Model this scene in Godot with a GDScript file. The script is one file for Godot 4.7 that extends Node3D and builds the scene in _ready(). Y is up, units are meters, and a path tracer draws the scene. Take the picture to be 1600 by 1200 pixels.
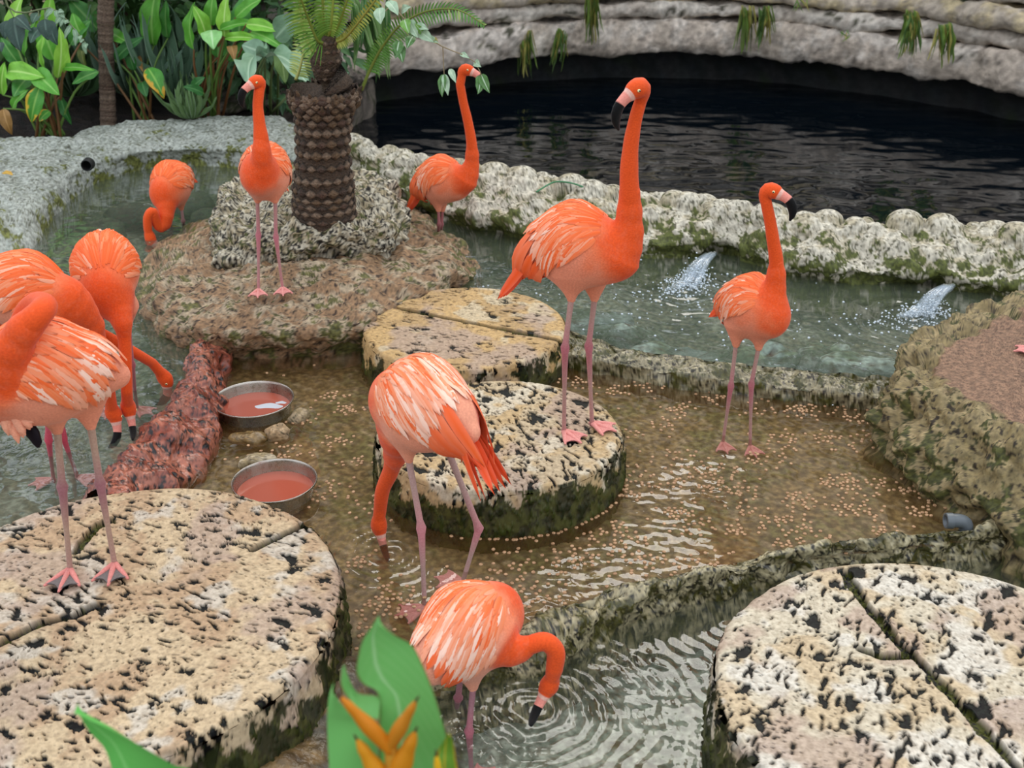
extends Node3D
# A flamingo exhibit: stone discs in a shallow brown pool, a stream behind, a dark deep pool below a tiered rock wall.

var cam: Camera3D
var M := {}
var rng := RandomNumberGenerator.new()
var dd := 0.0
var dc := Color.WHITE
var two_stages := false
var doing := 0


func _ready() -> void:
	rng.seed = 7
	set_camera_and_light()
	make_materials()
	build_ground_and_water()
	build_walls_and_rims()
	build_rocks()
	build_discs()
	build_cycad()
	build_bed_plants()
	build_flamingos()
	build_small_things()
	build_front_plants()


func set_camera_and_light() -> void:
	cam = Camera3D.new()
	cam.name = "camera"
	add_child(cam)
	cam.position = Vector3(0, 2.25, 0)
	cam.rotation_degrees = Vector3(-26.35, 0, 0)
	cam.fov = 36.12
	cam.near = 0.05
	cam.far = 120.0
	var at := CameraAttributesPhysical.new()
	at.frustum_focal_length = 36.8
	at.frustum_focus_distance = 4.1
	at.frustum_near = 0.05
	at.frustum_far = 120.0
	at.exposure_aperture = 4.2
	cam.attributes = at
	var env := Environment.new()
	env.background_mode = Environment.BG_SKY
	var sky := Sky.new()
	var sm := ProceduralSkyMaterial.new()
	sm.sky_top_color = Color(0.93, 0.96, 1.0)
	sm.sky_horizon_color = Color(0.72, 0.75, 0.78)
	sm.sky_curve = 0.3
	sm.sky_energy_multiplier = 1.06
	sm.ground_bottom_color = Color(0.2, 0.19, 0.17)
	sm.ground_horizon_color = Color(0.45, 0.45, 0.44)
	sm.sun_angle_max = 1.0
	sky.sky_material = sm
	env.sky = sky
	env.tonemap_mode = Environment.TONE_MAPPER_LINEAR
	env.tonemap_exposure = 1.6
	env.sdfgi_enabled = true
	env.ssao_enabled = true
	env.ssil_enabled = true
	var we := WorldEnvironment.new()
	we.name = "world_environment"
	we.environment = env
	add_child(we)
	var sun := DirectionalLight3D.new()
	sun.name = "hazy_sun"
	sun.light_color = Color(1.0, 0.98, 0.95)
	sun.light_energy = 0.28
	sun.light_angular_distance = 32.0
	sun.shadow_enabled = true
	add_child(sun)
	sun.look_at_from_position(Vector3(0.6, 4.0, -3.0), Vector3.ZERO)


# ---------------------------------------------------------------- helpers
func kc(hex: String) -> Color:
	return Color(hex).srgb_to_linear()


func noise(freq: float, type := FastNoiseLite.TYPE_SIMPLEX_SMOOTH, oct := 4, sd := 1, fr := FastNoiseLite.FRACTAL_FBM) -> FastNoiseLite:
	var n := FastNoiseLite.new()
	n.noise_type = type
	n.frequency = freq
	n.seed = sd
	n.fractal_type = fr if oct > 1 else FastNoiseLite.FRACTAL_NONE
	n.fractal_octaves = oct
	return n


func numbered(called: String) -> String:
	if not has_node(called):
		return called
	var k := 1
	while has_node("%s_%03d" % [called, k]):
		k += 1
	return "%s_%03d" % [called, k]


func tag(o: Node3D, label := "", category := "", group := "", kind := "") -> Node3D:
	if label:
		o.set_meta("label", label)
	if category:
		o.set_meta("category", category)
	if group:
		o.set_meta("group", group)
	if kind:
		o.set_meta("kind", kind)
	return o


func thing(called: String, label: String, category: String, at := Vector3.ZERO, group := "", kind := "") -> Node3D:
	var o := Node3D.new()
	o.name = numbered(called)
	add_child(o)
	o.position = at
	return tag(o, label, category, group, kind)


func part(called: String, mesh: Mesh, mat: Material, parent: Node3D = null) -> MeshInstance3D:
	var o := MeshInstance3D.new()
	o.mesh = mesh
	o.material_override = mat
	if parent:
		o.name = called
		parent.add_child(o, true)
		var k := 1
		if o.name != called:
			while parent.has_node("%s_%03d" % [called, k]):
				k += 1
			o.name = "%s_%03d" % [called, k]
		# meshes are built in world metres: undo the place of the parent
		var up := parent
		var t := Transform3D.IDENTITY
		while up and up != self:
			t = up.transform * t
			up = up.get_parent() as Node3D
		o.transform = t.affine_inverse()
	else:
		o.name = numbered(called)
		add_child(o)
	return o


class Acc:
	var V := PackedVector3Array()
	var N := PackedVector3Array()
	var C := PackedColorArray()
	var I := PackedInt32Array()

	func mesh() -> ArrayMesh:
		var a := []
		a.resize(Mesh.ARRAY_MAX)
		a[Mesh.ARRAY_VERTEX] = V
		a[Mesh.ARRAY_NORMAL] = N
		a[Mesh.ARRAY_COLOR] = C
		a[Mesh.ARRAY_INDEX] = I
		var m := ArrayMesh.new()
		m.add_surface_from_arrays(Mesh.PRIMITIVE_TRIANGLES, a)
		return m


func grid_normals(P: PackedVector3Array, nu: int, nv: int, wrap: bool, flip: float) -> PackedVector3Array:
	var N := PackedVector3Array()
	N.resize(nu * nv)
	for i in nu:
		var i0 := i - 1
		var i1 := i + 1
		if i0 < 0:
			i0 = nu - 2 if wrap else 0
		if i1 >= nu:
			i1 = 1 if wrap else nu - 1
		for j in nv:
			var j0 := maxi(j - 1, 0)
			var j1 := mini(j + 1, nv - 1)
			var c := (P[i1 * nv + j] - P[i0 * nv + j]).cross(P[i * nv + j1] - P[i * nv + j0])
			var l := c.length()
			N[i * nv + j] = c * (flip / l) if l > 1e-12 else Vector3.UP
	return N


# a grid of points (i along, j across) into ACC; FN(p, n, u, v) may set dd (how far to push out) and dc (colour)
func add_grid(acc: Acc, P: PackedVector3Array, nu: int, nv: int, wrap := false, flip := 1.0, fn = null, cols = null) -> void:
	var N := grid_normals(P, nu, nv, wrap, flip)
	var C := PackedColorArray()
	C.resize(nu * nv)
	if fn:
		# first the shape, then the colours of the shaped surface
		for stage in ([1, 2] if two_stages else [0]):
			doing = stage
			for i in nu:
				var u := float(i) / (nu - 1)
				if wrap and i == nu - 1:
					for j in nv:
						P[i * nv + j] = P[j]
						C[i * nv + j] = C[j]
					break
				for j in nv:
					var k := i * nv + j
					dd = 0.0
					fn.call(P[k], N[k], u, float(j) / (nv - 1))
					if stage < 2:
						P[k] += N[k] * dd
					if stage != 1:
						C[k] = dc
			if stage < 2:
				N = grid_normals(P, nu, nv, wrap, flip)
	elif cols is PackedColorArray:
		C = cols
	else:
		C.fill(cols if cols is Color else Color.WHITE)
	var at := acc.V.size()
	acc.V.append_array(P)
	acc.N.append_array(N)
	acc.C.append_array(C)
	var I := PackedInt32Array()
	I.resize((nu - 1) * (nv - 1) * 6)
	var w := 0
	for i in nu - 1:
		for j in nv - 1:
			var a := at + i * nv + j
			var b := a + nv
			if flip > 0:
				I[w] = a
				I[w + 1] = a + 1
				I[w + 2] = b + 1
				I[w + 3] = a
				I[w + 4] = b + 1
				I[w + 5] = b
			else:
				I[w] = a
				I[w + 1] = b
				I[w + 2] = b + 1
				I[w + 3] = a
				I[w + 4] = b + 1
				I[w + 5] = a + 1
			w += 6
	acc.I.append_array(I)


func spline(p: Array, t: float, closed := false) -> Variant:
	var n := p.size()
	var m := n if closed else n - 1
	var x := clampf(t, 0, 1) * m
	var i := mini(int(x), m - 1)
	var f := x - i
	if closed:
		return p[i % n].cubic_interpolate(p[(i + 1) % n], p[(i - 1 + n) % n], p[(i + 2) % n], f)
	return p[i].cubic_interpolate(p[i + 1], p[maxi(i - 1, 0)], p[mini(i + 2, n - 1)], f)


func fspline(p: Array, t: float) -> float:
	var n := p.size()
	var x := clampf(t, 0, 1) * (n - 1)
	var i := mini(int(x), n - 2)
	var f := x - i
	return lerpf(p[i], p[i + 1], f * f * (3 - 2 * f))


# sections (each the same number of points, across) -> a smooth grid
func patch(sections: Array, nu: int, nv: int, closed := false) -> PackedVector3Array:
	# spread the rows evenly over the length across, fewer on the hidden first and last stretch
	var count: int = sections[0].size()
	var reach := [0.0]
	for k in count - 1:
		var l := 0.0
		for s in sections:
			l += s[k].distance_to(s[k + 1])
		reach.append(reach[-1] + l * (0.3 if k == 0 or (k == count - 2 and not closed) else 1.0))
	var at := []
	var seg := 0
	for j in nv:
		var want: float = reach[-1] * j / (nv - 1)
		while seg < count - 2 and reach[seg + 1] < want:
			seg += 1
		at.append((seg + clampf((want - reach[seg]) / maxf(reach[seg + 1] - reach[seg], 1e-6), 0, 1)) / (count - 1))
	var fine := []
	for s in sections:
		var row := []
		for j in nv:
			row.append(spline(s, at[j]))
		fine.append(row)
	var P := PackedVector3Array()
	P.resize(nu * nv)
	var col := []
	col.resize(fine.size())
	for j in nv:
		for k in fine.size():
			col[k] = fine[k][j]
		for i in nu:
			P[i * nv + j] = spline(col, float(i) / (nu - 1), closed)
	return P


# a tube through PTS with radii across (RX) and along the up direction (RY), colours per ring
func sweep(acc: Acc, pts: Array, rx: Array, ry: Array, segs: int, up: Vector3, cols = null, caps := true) -> void:
	var n := pts.size()
	var P := PackedVector3Array()
	var C := PackedColorArray()
	var s := Vector3.ZERO
	var rows := n + (2 if caps else 0)
	for r in rows:
		var i := clampi(r - (1 if caps else 0), 0, n - 1)
		var t: Vector3 = (pts[mini(i + 1, n - 1)] - pts[maxi(i - 1, 0)]).normalized()
		if s == Vector3.ZERO:
			s = t.cross(up)
			if s.length() < 0.01:
				s = t.cross(Vector3.RIGHT)
		s = (s - t * s.dot(t)).normalized()
		var u := s.cross(t)
		var k := 0.02 if caps and (r == 0 or r == rows - 1) else 1.0
		for q in segs + 1:
			var a := TAU * q / segs
			P.append(pts[i] + s * (cos(a) * rx[i] * k) + u * (sin(a) * ry[i] * k))
			C.append(cols[i] if cols is Array else cols if cols is Color else Color.WHITE)
	add_grid_ring(acc, P, rows, segs + 1, C)


func add_grid_ring(acc: Acc, P: PackedVector3Array, nu: int, nv: int, C: PackedColorArray) -> void:
	# rings: i along, j round (closed): turn it so that the wrap runs along i
	var Q := PackedVector3Array()
	var D := PackedColorArray()
	Q.resize(nu * nv)
	D.resize(nu * nv)
	for i in nu:
		for j in nv:
			Q[j * nu + i] = P[i * nv + j]
			D[j * nu + i] = C[i * nv + j]
	add_grid(acc, Q, nv, nu, true, -1.0, null, D)


func tube(acc: Acc, pts: Array, radii: Array, segs := 8, col = null, steps := 0) -> void:
	if steps:
		var p2 := []
		var r2 := []
		for i in steps + 1:
			p2.append(spline(pts, float(i) / steps))
			r2.append(fspline(radii, float(i) / steps))
		pts = p2
		radii = r2
	sweep(acc, pts, radii, radii, segs, Vector3(0.31, 0.2, 0.93), col)


# ---------------------------------------------------------------- materials
func tex(freq: float, a: Color, b: Color, sd := 1, oct := 5, size := 512, lo := 0.25, hi := 0.75, type := FastNoiseLite.TYPE_SIMPLEX_SMOOTH) -> NoiseTexture2D:
	var t := NoiseTexture2D.new()
	t.width = size
	t.height = size
	t.seamless = true
	t.noise = noise(freq, type, oct, sd)
	var g := Gradient.new()
	g.offsets = PackedFloat32Array([lo, hi])
	g.colors = PackedColorArray([a, b])
	t.color_ramp = g
	return t


func mat(called: String, albedo: Color, rough: float, spec := 0.5) -> StandardMaterial3D:
	var m := StandardMaterial3D.new()
	m.resource_name = called
	m.albedo_color = albedo
	m.roughness = rough
	m.metallic_specular = spec
	M[called] = m
	return m


func rocky(called: String, rough: float, scale: float, bump: float, grain: Texture2D, height: Texture2D) -> StandardMaterial3D:
	var m := mat(called, Color.WHITE, rough)
	m.vertex_color_use_as_albedo = true
	m.albedo_texture = grain
	m.uv1_triplanar = true
	m.uv1_world_triplanar = true
	m.uv1_scale = Vector3.ONE * scale
	m.heightmap_enabled = true
	m.heightmap_texture = height
	m.heightmap_scale = bump
	return m


func make_materials() -> void:
	var grain := tex(0.02, Color(0.74, 0.74, 0.74), Color(1, 1, 1), 3, 6)
	var rel := tex(0.016, Color.BLACK, Color.WHITE, 5, 6, 512, 0.15, 0.85)
	var relf := tex(0.03, Color.BLACK, Color.WHITE, 9, 5, 512, 0.15, 0.85)
	rocky("stone", 0.75, 3.0, 0.28, grain, rel)
	rocky("wet_stone", 0.32, 3.0, 0.35, grain, rel)
	rocky("disc_stone", 0.5, 4.0, 0.012, tex(0.02, Color(0.87, 0.86, 0.85), Color(1, 1, 1), 4, 6), relf)
	M["disc_stone"].metallic_specular = 0.3
	rocky("far_stone", 0.85, 1.0, 0.8, grain, rel)
	rocky("soil", 0.9, 5.0, 2.0, tex(0.05, Color(0.45, 0.45, 0.45), Color(1, 1, 1), 8, 5), relf)
	rocky("bark", 0.85, 5.0, 0.8, grain, relf)
	rocky("floor_mud", 0.8, 1.6, 0.6, tex(0.03, Color(0.62, 0.62, 0.6), Color(1, 1, 1), 21, 6), rel)
	var p := rocky("plumage", 0.62, 9.0, 0.06, tex(0.05, Color(0.93, 0.9, 0.9), Color(1, 1, 1), 12, 4, 256), relf)
	p.rim_enabled = true
	p.rim = 0.25
	p.metallic_specular = 0.25
	var fe := mat("feather", Color.WHITE, 0.55, 0.3)
	fe.vertex_color_use_as_albedo = true
	fe.backlight_enabled = true
	fe.backlight = Color(0.25, 0.25, 0.25)
	var lf := mat("leaf", Color.WHITE, 0.42, 0.4)
	lf.vertex_color_use_as_albedo = true
	lf.backlight_enabled = true
	lf.backlight = Color(0.5, 0.5, 0.5)
	var st := mat("stem", Color.WHITE, 0.6)
	st.vertex_color_use_as_albedo = true
	var steel := mat("steel", Color(0.7, 0.67, 0.63), 0.38)
	steel.metallic = 1.0
	steel.roughness_texture = tex(0.04, Color(0.55, 0.55, 0.55), Color(1, 1, 1), 31, 4, 256)
	steel.uv1_triplanar = true
	steel.uv1_scale = Vector3(6, 6, 6)
	mat("dark_bed", Color("4a4234"), 0.9)
	mat("red_feed", Color("a5523f"), 0.12)
	var pel := mat("pellet", Color("c8a078"), 0.5)
	pel.albedo_texture = tex(0.05, Color(0.75, 0.7, 0.66), Color(1, 1, 1), 33, 3, 128)
	pel.uv1_triplanar = true
	pel.uv1_world_triplanar = true
	pel.uv1_scale = Vector3(9, 9, 9)
	mat("pipe_grey", Color("5d6367"), 0.35)
	mat("eye_pale", Color("e6dca0"), 0.15)
	mat("eye_pupil", Color("0a0908"), 0.1)
	mat("jet_water", Color(0.8, 0.87, 0.93, 0.12), 0.06).transparency = BaseMaterial3D.TRANSPARENCY_ALPHA
	mat("foam", Color(0.86, 0.9, 0.93, 0.7), 0.24).transparency = BaseMaterial3D.TRANSPARENCY_ALPHA
	for w in [["water_brown", Color(0.45, 0.31, 0.16, 0.22)], ["water_stream", Color(0.39, 0.43, 0.37, 0.3)], ["water_front", Color(0.42, 0.45, 0.38, 0.14)]]:
		var m := mat(w[0], w[1], 0.02)
		m.transparency = BaseMaterial3D.TRANSPARENCY_ALPHA
	mat("water_deep", Color("070e14"), 0.03)



# ---------------------------------------------------------------- rock looks
var nA := noise(1.0, FastNoiseLite.TYPE_SIMPLEX_SMOOTH, 3, 11)
var nB := noise(1.0, FastNoiseLite.TYPE_SIMPLEX_SMOOTH, 2, 12)
var nC := noise(1.0, FastNoiseLite.TYPE_SIMPLEX, 2, 13)
var nD := noise(1.0, FastNoiseLite.TYPE_SIMPLEX_SMOOTH, 3, 14)
var nP := noise(1.0, FastNoiseLite.TYPE_SIMPLEX_SMOOTH, 2, 15)
var R := {}
var r_base: Color
var r_alt: Color
var r_dark: Color
var r_moss: Color
var r_fr := 4.0
var r_lump := 0.03
var r_amp := 0.012
var r_pit := 0.4
var r_mossy := -0.3
var r_line := 0.05
var r_rise := 2.0


# how a rock looks: base and second colour, pits, moss (r_mossy: how much; r_line, r_rise: it grows towards the waterline)
func look(base: String, alt: String, dark: String, moss: String, fr := 4.0, lump := 0.03, amp := 0.012, pit := 0.4, mossy := -0.3, line := 0.05, rise := 2.0) -> Callable:
	r_base = kc(base)
	r_alt = kc(alt)
	r_dark = kc(dark)
	r_moss = kc(moss)
	r_fr = fr
	r_lump = lump
	r_amp = amp
	r_pit = pit
	r_mossy = mossy
	r_line = line
	r_rise = rise
	return rock_fn


func rock_fn(p: Vector3, n: Vector3, _u: float, _v: float) -> void:
	var b := nB.get_noise_3dv(p * (r_fr * 4.0))
	var f := nC.get_noise_3dv(p * (r_fr * 11.0))
	var pt := nP.get_noise_3dv(p * (r_fr * 7.0)) + 0.25 * b
	if doing != 2:
		dd = r_lump * nA.get_noise_3dv(p * r_fr) * 1.6 + minf(r_amp * 0.7, 0.034 / r_fr) * b
		if pt > r_pit:
			dd -= smoothstep(r_pit, r_pit + 0.15, pt) * minf(r_amp * 0.6, 0.02 / r_fr)
		if doing == 1:
			return
	var g := nD.get_noise_3dv(p * (r_fr * 1.6))
	dc = r_base.lerp(r_alt, smoothstep(-0.18, 0.2, g + 0.3 * f))
	dc = dc.lerp(r_dark, 0.5 * smoothstep(0.16, 0.36, f + b * 0.3))
	if pt > r_pit:
		dc = dc.lerp(r_dark, smoothstep(r_pit, r_pit + 0.1, pt))
	var m := g * 0.9 + b * 0.5 + f * 0.35 + r_mossy - maxf(p.y - r_line, 0.0) * r_rise - maxf(n.y - 0.75, 0.0)
	if m > 0.0:
		dc = dc.lerp(r_moss.lerp(r_moss * 0.5, smoothstep(0.0, 0.3, f)), smoothstep(0.0, 0.12, m))


func rock(acc: Acc, sections: Array, nu: int, nv: int, fn: Callable, closed := false, flip := 1.0) -> void:
	two_stages = true
	add_grid(acc, patch(sections, nu, nv, closed), nu, nv, closed, flip, fn)
	two_stages = false


func flat(outline: Array, y: float) -> Array:
	var r := []
	for p in outline:
		r.append(Vector3(p.x, y, p.z))
	return r


func middle(outline: Array) -> Vector3:
	var c := Vector3.ZERO
	for p in outline:
		c += p
	return c / outline.size()


# a mound from two outlines (same number of points): the foot and the top edge
func mound(foot: Array, top: Array, bulge: float, crown: float, nu: int, nv: int, fn: Callable, flip := 1.0) -> ArrayMesh:
	var cf := middle(foot)
	var ct := middle(top)
	ct.y += crown
	var sections := []
	for k in foot.size():
		var f: Vector3 = foot[k]
		var t: Vector3 = top[k]
		var out := (f - cf)
		out.y = 0
		out = out.normalized()
		var lower := f + Vector3(0, -0.4, 0)
		sections.append([lower, f + out * bulge * 0.4, f.lerp(t, 0.45) + out * bulge, t.lerp(f, 0.08) + Vector3(0, 0.0, 0), t.lerp(ct, 0.18), t.lerp(ct, 0.5), t.lerp(ct, 0.8), ct])
	var acc := Acc.new()
	rock(acc, sections, nu, nv, fn, true, flip)
	return acc.mesh()


# ---------------------------------------------------------------- ground and water
func poly_sheet(outline: Array, y: float, step: float, fn = null) -> ArrayMesh:
	# a level sheet over the polygon, cut into cells of STEP; cells that lie outside are left out
	var pg := PackedVector2Array()
	var lo := Vector2(1e9, 1e9)
	var hi := -lo
	for p in outline:
		var q := Vector2(p.x, p.z)
		pg.append(q)
		lo = lo.min(q)
		hi = hi.max(q)
	var nx := int((hi.x - lo.x) / step) + 2
	var nz := int((hi.y - lo.y) / step) + 2
	var inside := PackedByteArray()
	inside.resize(nx * nz)
	var acc := Acc.new()
	var idx := PackedInt32Array()
	idx.resize(nx * nz)
	idx.fill(-1)
	for i in nx:
		for j in nz:
			inside[i * nz + j] = 1 if Geometry2D.is_point_in_polygon(lo + Vector2(i, j) * step, pg) else 0
	for i in nx - 1:
		for j in nz - 1:
			var k := i * nz + j
			if inside[k] + inside[k + 1] + inside[k + nz] + inside[k + nz + 1] < 4:
				continue
			for q in [k, k + 1, k + nz, k + nz + 1]:
				if idx[q] < 0:
					idx[q] = acc.V.size()
					var p := Vector3(lo.x + (q / nz) * step, y, lo.y + (q % nz) * step)
					dd = 0.0
					dc = Color.WHITE
					if fn:
						fn.call(p, Vector3.UP, 0.0, 0.0)
					acc.V.append(p + Vector3(0, dd, 0))
					acc.C.append(dc)
					acc.N.append(Vector3.ZERO)
			var a := idx[k]
			var b := idx[k + nz]
			var c := idx[k + nz + 1]
			var d := idx[k + 1]
			var n := (acc.V[d] - acc.V[a]).cross(acc.V[b] - acc.V[a])
			for q in [a, b, c, d]:
				acc.N[q] += n
			acc.I.append_array(PackedInt32Array([a, b, c, a, c, d]))
	for q in acc.N.size():
		acc.N[q] = acc.N[q].normalized()
	return acc.mesh()


var rings: Array = []
var w_amp := 0.001
var w_fr := 6.0
var streaks: Array = []


func water_fn(p: Vector3, _n: Vector3, _u: float, _v: float) -> void:
	dd = w_amp * nB.get_noise_3dv(Vector3(p.x, 0, p.z) * w_fr)
	for r in rings:
		var d := Vector2(p.x - r[0].x, p.z - r[0].z).length()
		if d < r[1]:
			var k: float = 1.0 - d / r[1]
			var wob := nA.get_noise_3dv(p * 5.0)
			dd += r[2] * k * sin((d + wob * 0.03) * TAU / r[3]) * smoothstep(0.0, 0.03, d)
	for s in streaks:
		var k2: float = exp(-pow(Geometry2D.get_closest_point_to_segment(Vector2(p.x, p.z), s[0], s[1]).distance_to(Vector2(p.x, p.z)) / s[2], 2.0))
		if k2 > 0.02:
			dd += s[3] * k2 * nA.get_noise_3dv(Vector3(p.x * s[4], 3.0, p.z * s[4] * 1.8))


func mud_fn(p: Vector3, _n: Vector3, _u: float, _v: float) -> void:
	var a := nD.get_noise_3dv(p * 3.0)
	var b := nB.get_noise_3dv(p * 16.0)
	var f := nC.get_noise_3dv(p * 60.0)
	dd = 0.01 * a + 0.004 * b
	dc = kc("a38a58").lerp(kc("857f4a"), smoothstep(-0.1, 0.25, a + b * 0.6))
	dc = dc.lerp(kc("b8a27a"), smoothstep(0.15, 0.4, b + 0.4 * f))
	dc = dc.lerp(kc("6c5e34"), smoothstep(0.2, 0.45, f))


func stream_bed_fn(p: Vector3, _n: Vector3, _u: float, _v: float) -> void:
	var a := nD.get_noise_3dv(p * 2.2)
	var b := nB.get_noise_3dv(p * 11.0)
	var f := nC.get_noise_3dv(p * 50.0)
	dd = 0.025 * a + 0.008 * b
	dc = kc("767d64").lerp(kc("a1a68e"), smoothstep(-0.05, 0.3, a + b * 0.5))
	dc = dc.lerp(kc("4c553e"), smoothstep(0.1, 0.35, b - a * 0.4 + f * 0.3))
	dc = dc.lerp(kc("8d8a68"), smoothstep(0.28, 0.45, f))


func front_bed_fn(p: Vector3, _n: Vector3, _u: float, _v: float) -> void:
	var a := nD.get_noise_3dv(p * 3.5)
	var b := nB.get_noise_3dv(p * 13.0)
	var f := nC.get_noise_3dv(p * 60.0)
	dd = 0.03 * a + 0.008 * b
	dc = kc("9aa38e").lerp(kc("55542f"), smoothstep(-0.02, 0.22, a + b * 0.5))
	dc = dc.lerp(kc("bcc1ac"), smoothstep(0.1, 0.4, b - a * 0.5 + f * 0.3))


func build_ground_and_water() -> void:
	var base := BoxMesh.new()
	base.size = Vector3(26, 0.4, 22)
	var g := part("ground", base, M.dark_bed)
	g.position = Vector3(1, -1.1, -7)
	tag(g, "dark bed below the pools and rocks of the exhibit", "ground", "", "structure")
	# the brown feeding pool
	var brown := [Vector3(-1.342, 0, -4.941), Vector3(-1.003, 0, -4.941), Vector3(-0.635, 0, -5.4), Vector3(-0.159, 0, -5.4), Vector3(0.235, 0, -4.906), Vector3(0.452, 0, -4.682), Vector3(0.829, 0, -4.561), Vector3(1.224, 0, -4.469), Vector3(1.57, 0, -4.351), Vector3(1.68, 0, -4.034), Vector3(1.717, 0, -3.525), Vector3(1.782, 0, -3.403), Vector3(1.468, 0, -3.317), Vector3(1.061, 0, -3.242), Vector3(0.794, 0, -3.177), Vector3(0.575, 0, -3.1), Vector3(0.402, 0, -3.012), Vector3(0.196, 0, -2.909), Vector3(0.038, 0, -2.811), Vector3(-0.111, 0, -2.687), Vector3(-0.323, 0, -2.565), Vector3(-0.517, 0, -2.426), Vector3(-0.681, 0, -2.297), Vector3(-0.978, 0, -2.538), Vector3(-1.406, 0, -3.698), Vector3(-1.316, 0, -3.983)]
	var fl := part("pool_floor", poly_sheet(brown, -0.06, 0.02, mud_fn), M.floor_mud)
	tag(fl, "mottled brown and olive floor of the shallow feeding pool", "pool floor", "", "structure")
	rings = [[Vector3(-0.422, 0, -3.257), 0.36, 0.002, 0.038], [Vector3(1.087, 0, -3.636), 0.09, 0.002, 0.025], [Vector3(-0.218, 0, -2.957), 0.2, 0.0012, 0.04]]
	w_amp = 0.0012
	w_fr = 5.0
	var s0 := Vector3(0.751, 0, -3.86)
	var s1 := Vector3(0.604, 0, -3.653)
	var s2 := Vector3(0.584, 0, -3.325)
	var s3 := Vector3(0.251, 0, -3.177)
	var s4 := Vector3(0.079, 0, -2.941)
	streaks = []
	for s in [[s0, s1, 0.13], [s1, s2, 0.17], [s2, s3, 0.1], [s3, s4, 0.08]]:
		streaks.append([Vector2(s[0].x, s[0].z), Vector2(s[1].x, s[1].z), s[2], 0.0045, 15.0])
	var wb := part("pool_water", poly_sheet(brown, 0.0, 0.011, water_fn), M.water_brown)
	tag(wb, "shallow brown water of the feeding pool with gentle ripples", "water", "", "structure")
	# the clear stream behind and the channel on the left
	var stream := [Vector3(-2.808, 0.05, -2.971), Vector3(-3.771, 0.05, -4.442), Vector3(-3.462, 0.05, -5.201), Vector3(-3.167, 0.05, -5.756), Vector3(-2.833, 0.05, -6.77), Vector3(-2.745, 0.05, -7.581), Vector3(-2.187, 0.05, -7.89), Vector3(-1.662, 0.05, -7.89), Vector3(-1.031, 0.05, -7.733), Vector3(-0.389, 0.05, -6.895), Vector3(0.181, 0.05, -6.363), Vector3(0.71, 0.05, -6.202), Vector3(1.371, 0.05, -5.947), Vector3(1.987, 0.05, -5.71), Vector3(2.691, 0.05, -5.488), Vector3(3.684, 0.05, -4.729), Vector3(2.907, 0.05, -4.1), Vector3(2.263, 0.05, -4.442), Vector3(1.548, 0.05, -4.209), Vector3(1.555, 0.05, -4.37), Vector3(1.223, 0.05, -4.491), Vector3(0.831, 0.05, -4.598), Vector3(0.451, 0.05, -4.696), Vector3(0.249, 0.05, -4.916), Vector3(-0.193, 0.05, -5.531), Vector3(-0.503, 0.05, -5.362), Vector3(-1.15, 0.05, -5.123), Vector3(-1.268, 0.05, -4.696), Vector3(-1.239, 0.05, -4.323), Vector3(-1.25, 0.05, -3.944), Vector3(-1.337, 0.05, -3.728), Vector3(-1.393, 0.05, -3.487), Vector3(-1.564, 0.05, -3.251), Vector3(-1.824, 0.05, -3.072)]
	var sb := part("stream_floor", poly_sheet(stream, -0.12, 0.025, stream_bed_fn), M.floor_mud)
	tag(sb, "grey green stony floor under the clear stream behind the discs", "stream floor", "", "structure")
	rings = [[Vector3(0.862, 0.05, -5.514), 0.7, 0.004, 0.09], [Vector3(1.918, 0.05, -5.162), 0.7, 0.004, 0.1], [Vector3(-1.468, 0.05, -3.975), 0.3, 0.003, 0.04], [Vector3(-1.941, 0.05, -6.118), 0.5, 0.004, 0.07], [Vector3(-1.54, 0.05, -4.037), 0.25, 0.002, 0.04]]
	streaks = []
	w_amp = 0.0035
	w_fr = 7.0
	var ws := part("stream_water", poly_sheet(stream, 0.05, 0.016, water_fn), M.water_stream)
	tag(ws, "clear grey green stream water flowing round the island rock", "water", "", "structure")
	# the lower pool in front
	var front := [Vector3(-0.645, -0.08, -2.426), Vector3(-0.439, -0.08, -2.602), Vector3(-0.19, -0.08, -2.739), Vector3(0, -0.08, -2.811), Vector3(0.198, -0.08, -2.902), Vector3(0.406, -0.08, -3.019), Vector3(0.626, -0.08, -3.13), Vector3(0.855, -0.08, -3.235), Vector3(1.087, -0.08, -3.309), Vector3(1.503, -0.08, -3.384), Vector3(1.836, -0.08, -3.443), Vector3(2.361, -0.08, -3.253), Vector3(2.875, -0.08, -2.917), Vector3(2.081, -0.08, -1.793), Vector3(-0.475, -0.08, -2.099)]
	var fb := part("front_pool_floor", poly_sheet(front, -0.26, 0.016, front_bed_fn), M.floor_mud)
	tag(fb, "pale stone and dark algae floor of the lower front pool", "pool floor", "", "structure")
	rings = [[Vector3(0.058, -0.08, -2.597), 0.75, 0.003, 0.045], [Vector3(-0.115, -0.08, -2.474), 0.25, 0.003, 0.035]]
	var f0 := Vector3(0.258, -0.08, -2.917)
	var f1 := Vector3(0.463, -0.08, -2.499)
	streaks = [[Vector2(f0.x, f0.z), Vector2(f1.x, f1.z), 0.2, 0.0045, 9.0]]
	w_amp = 0.0013
	w_fr = 9.0
	var wf := part("front_pool_water", poly_sheet(front, -0.08, 0.008, water_fn), M.water_front)
	tag(wf, "rippled clear water of the lower pool at the front", "water", "", "structure")
	# the deep dark pool below the wall
	rings = []
	streaks = []
	w_amp = 0.012
	w_fr = 2.2
	var deep := [Vector3(-3.2, 0, -9.6), Vector3(-1.6, 0, -7.4), Vector3(-1, 0, -6.9), Vector3(1, 0, -6.1), Vector3(3, 0, -5.5), Vector3(8, 0, -5.2), Vector3(8, 0, -15.5), Vector3(-3.2, 0, -15.5)]
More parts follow.
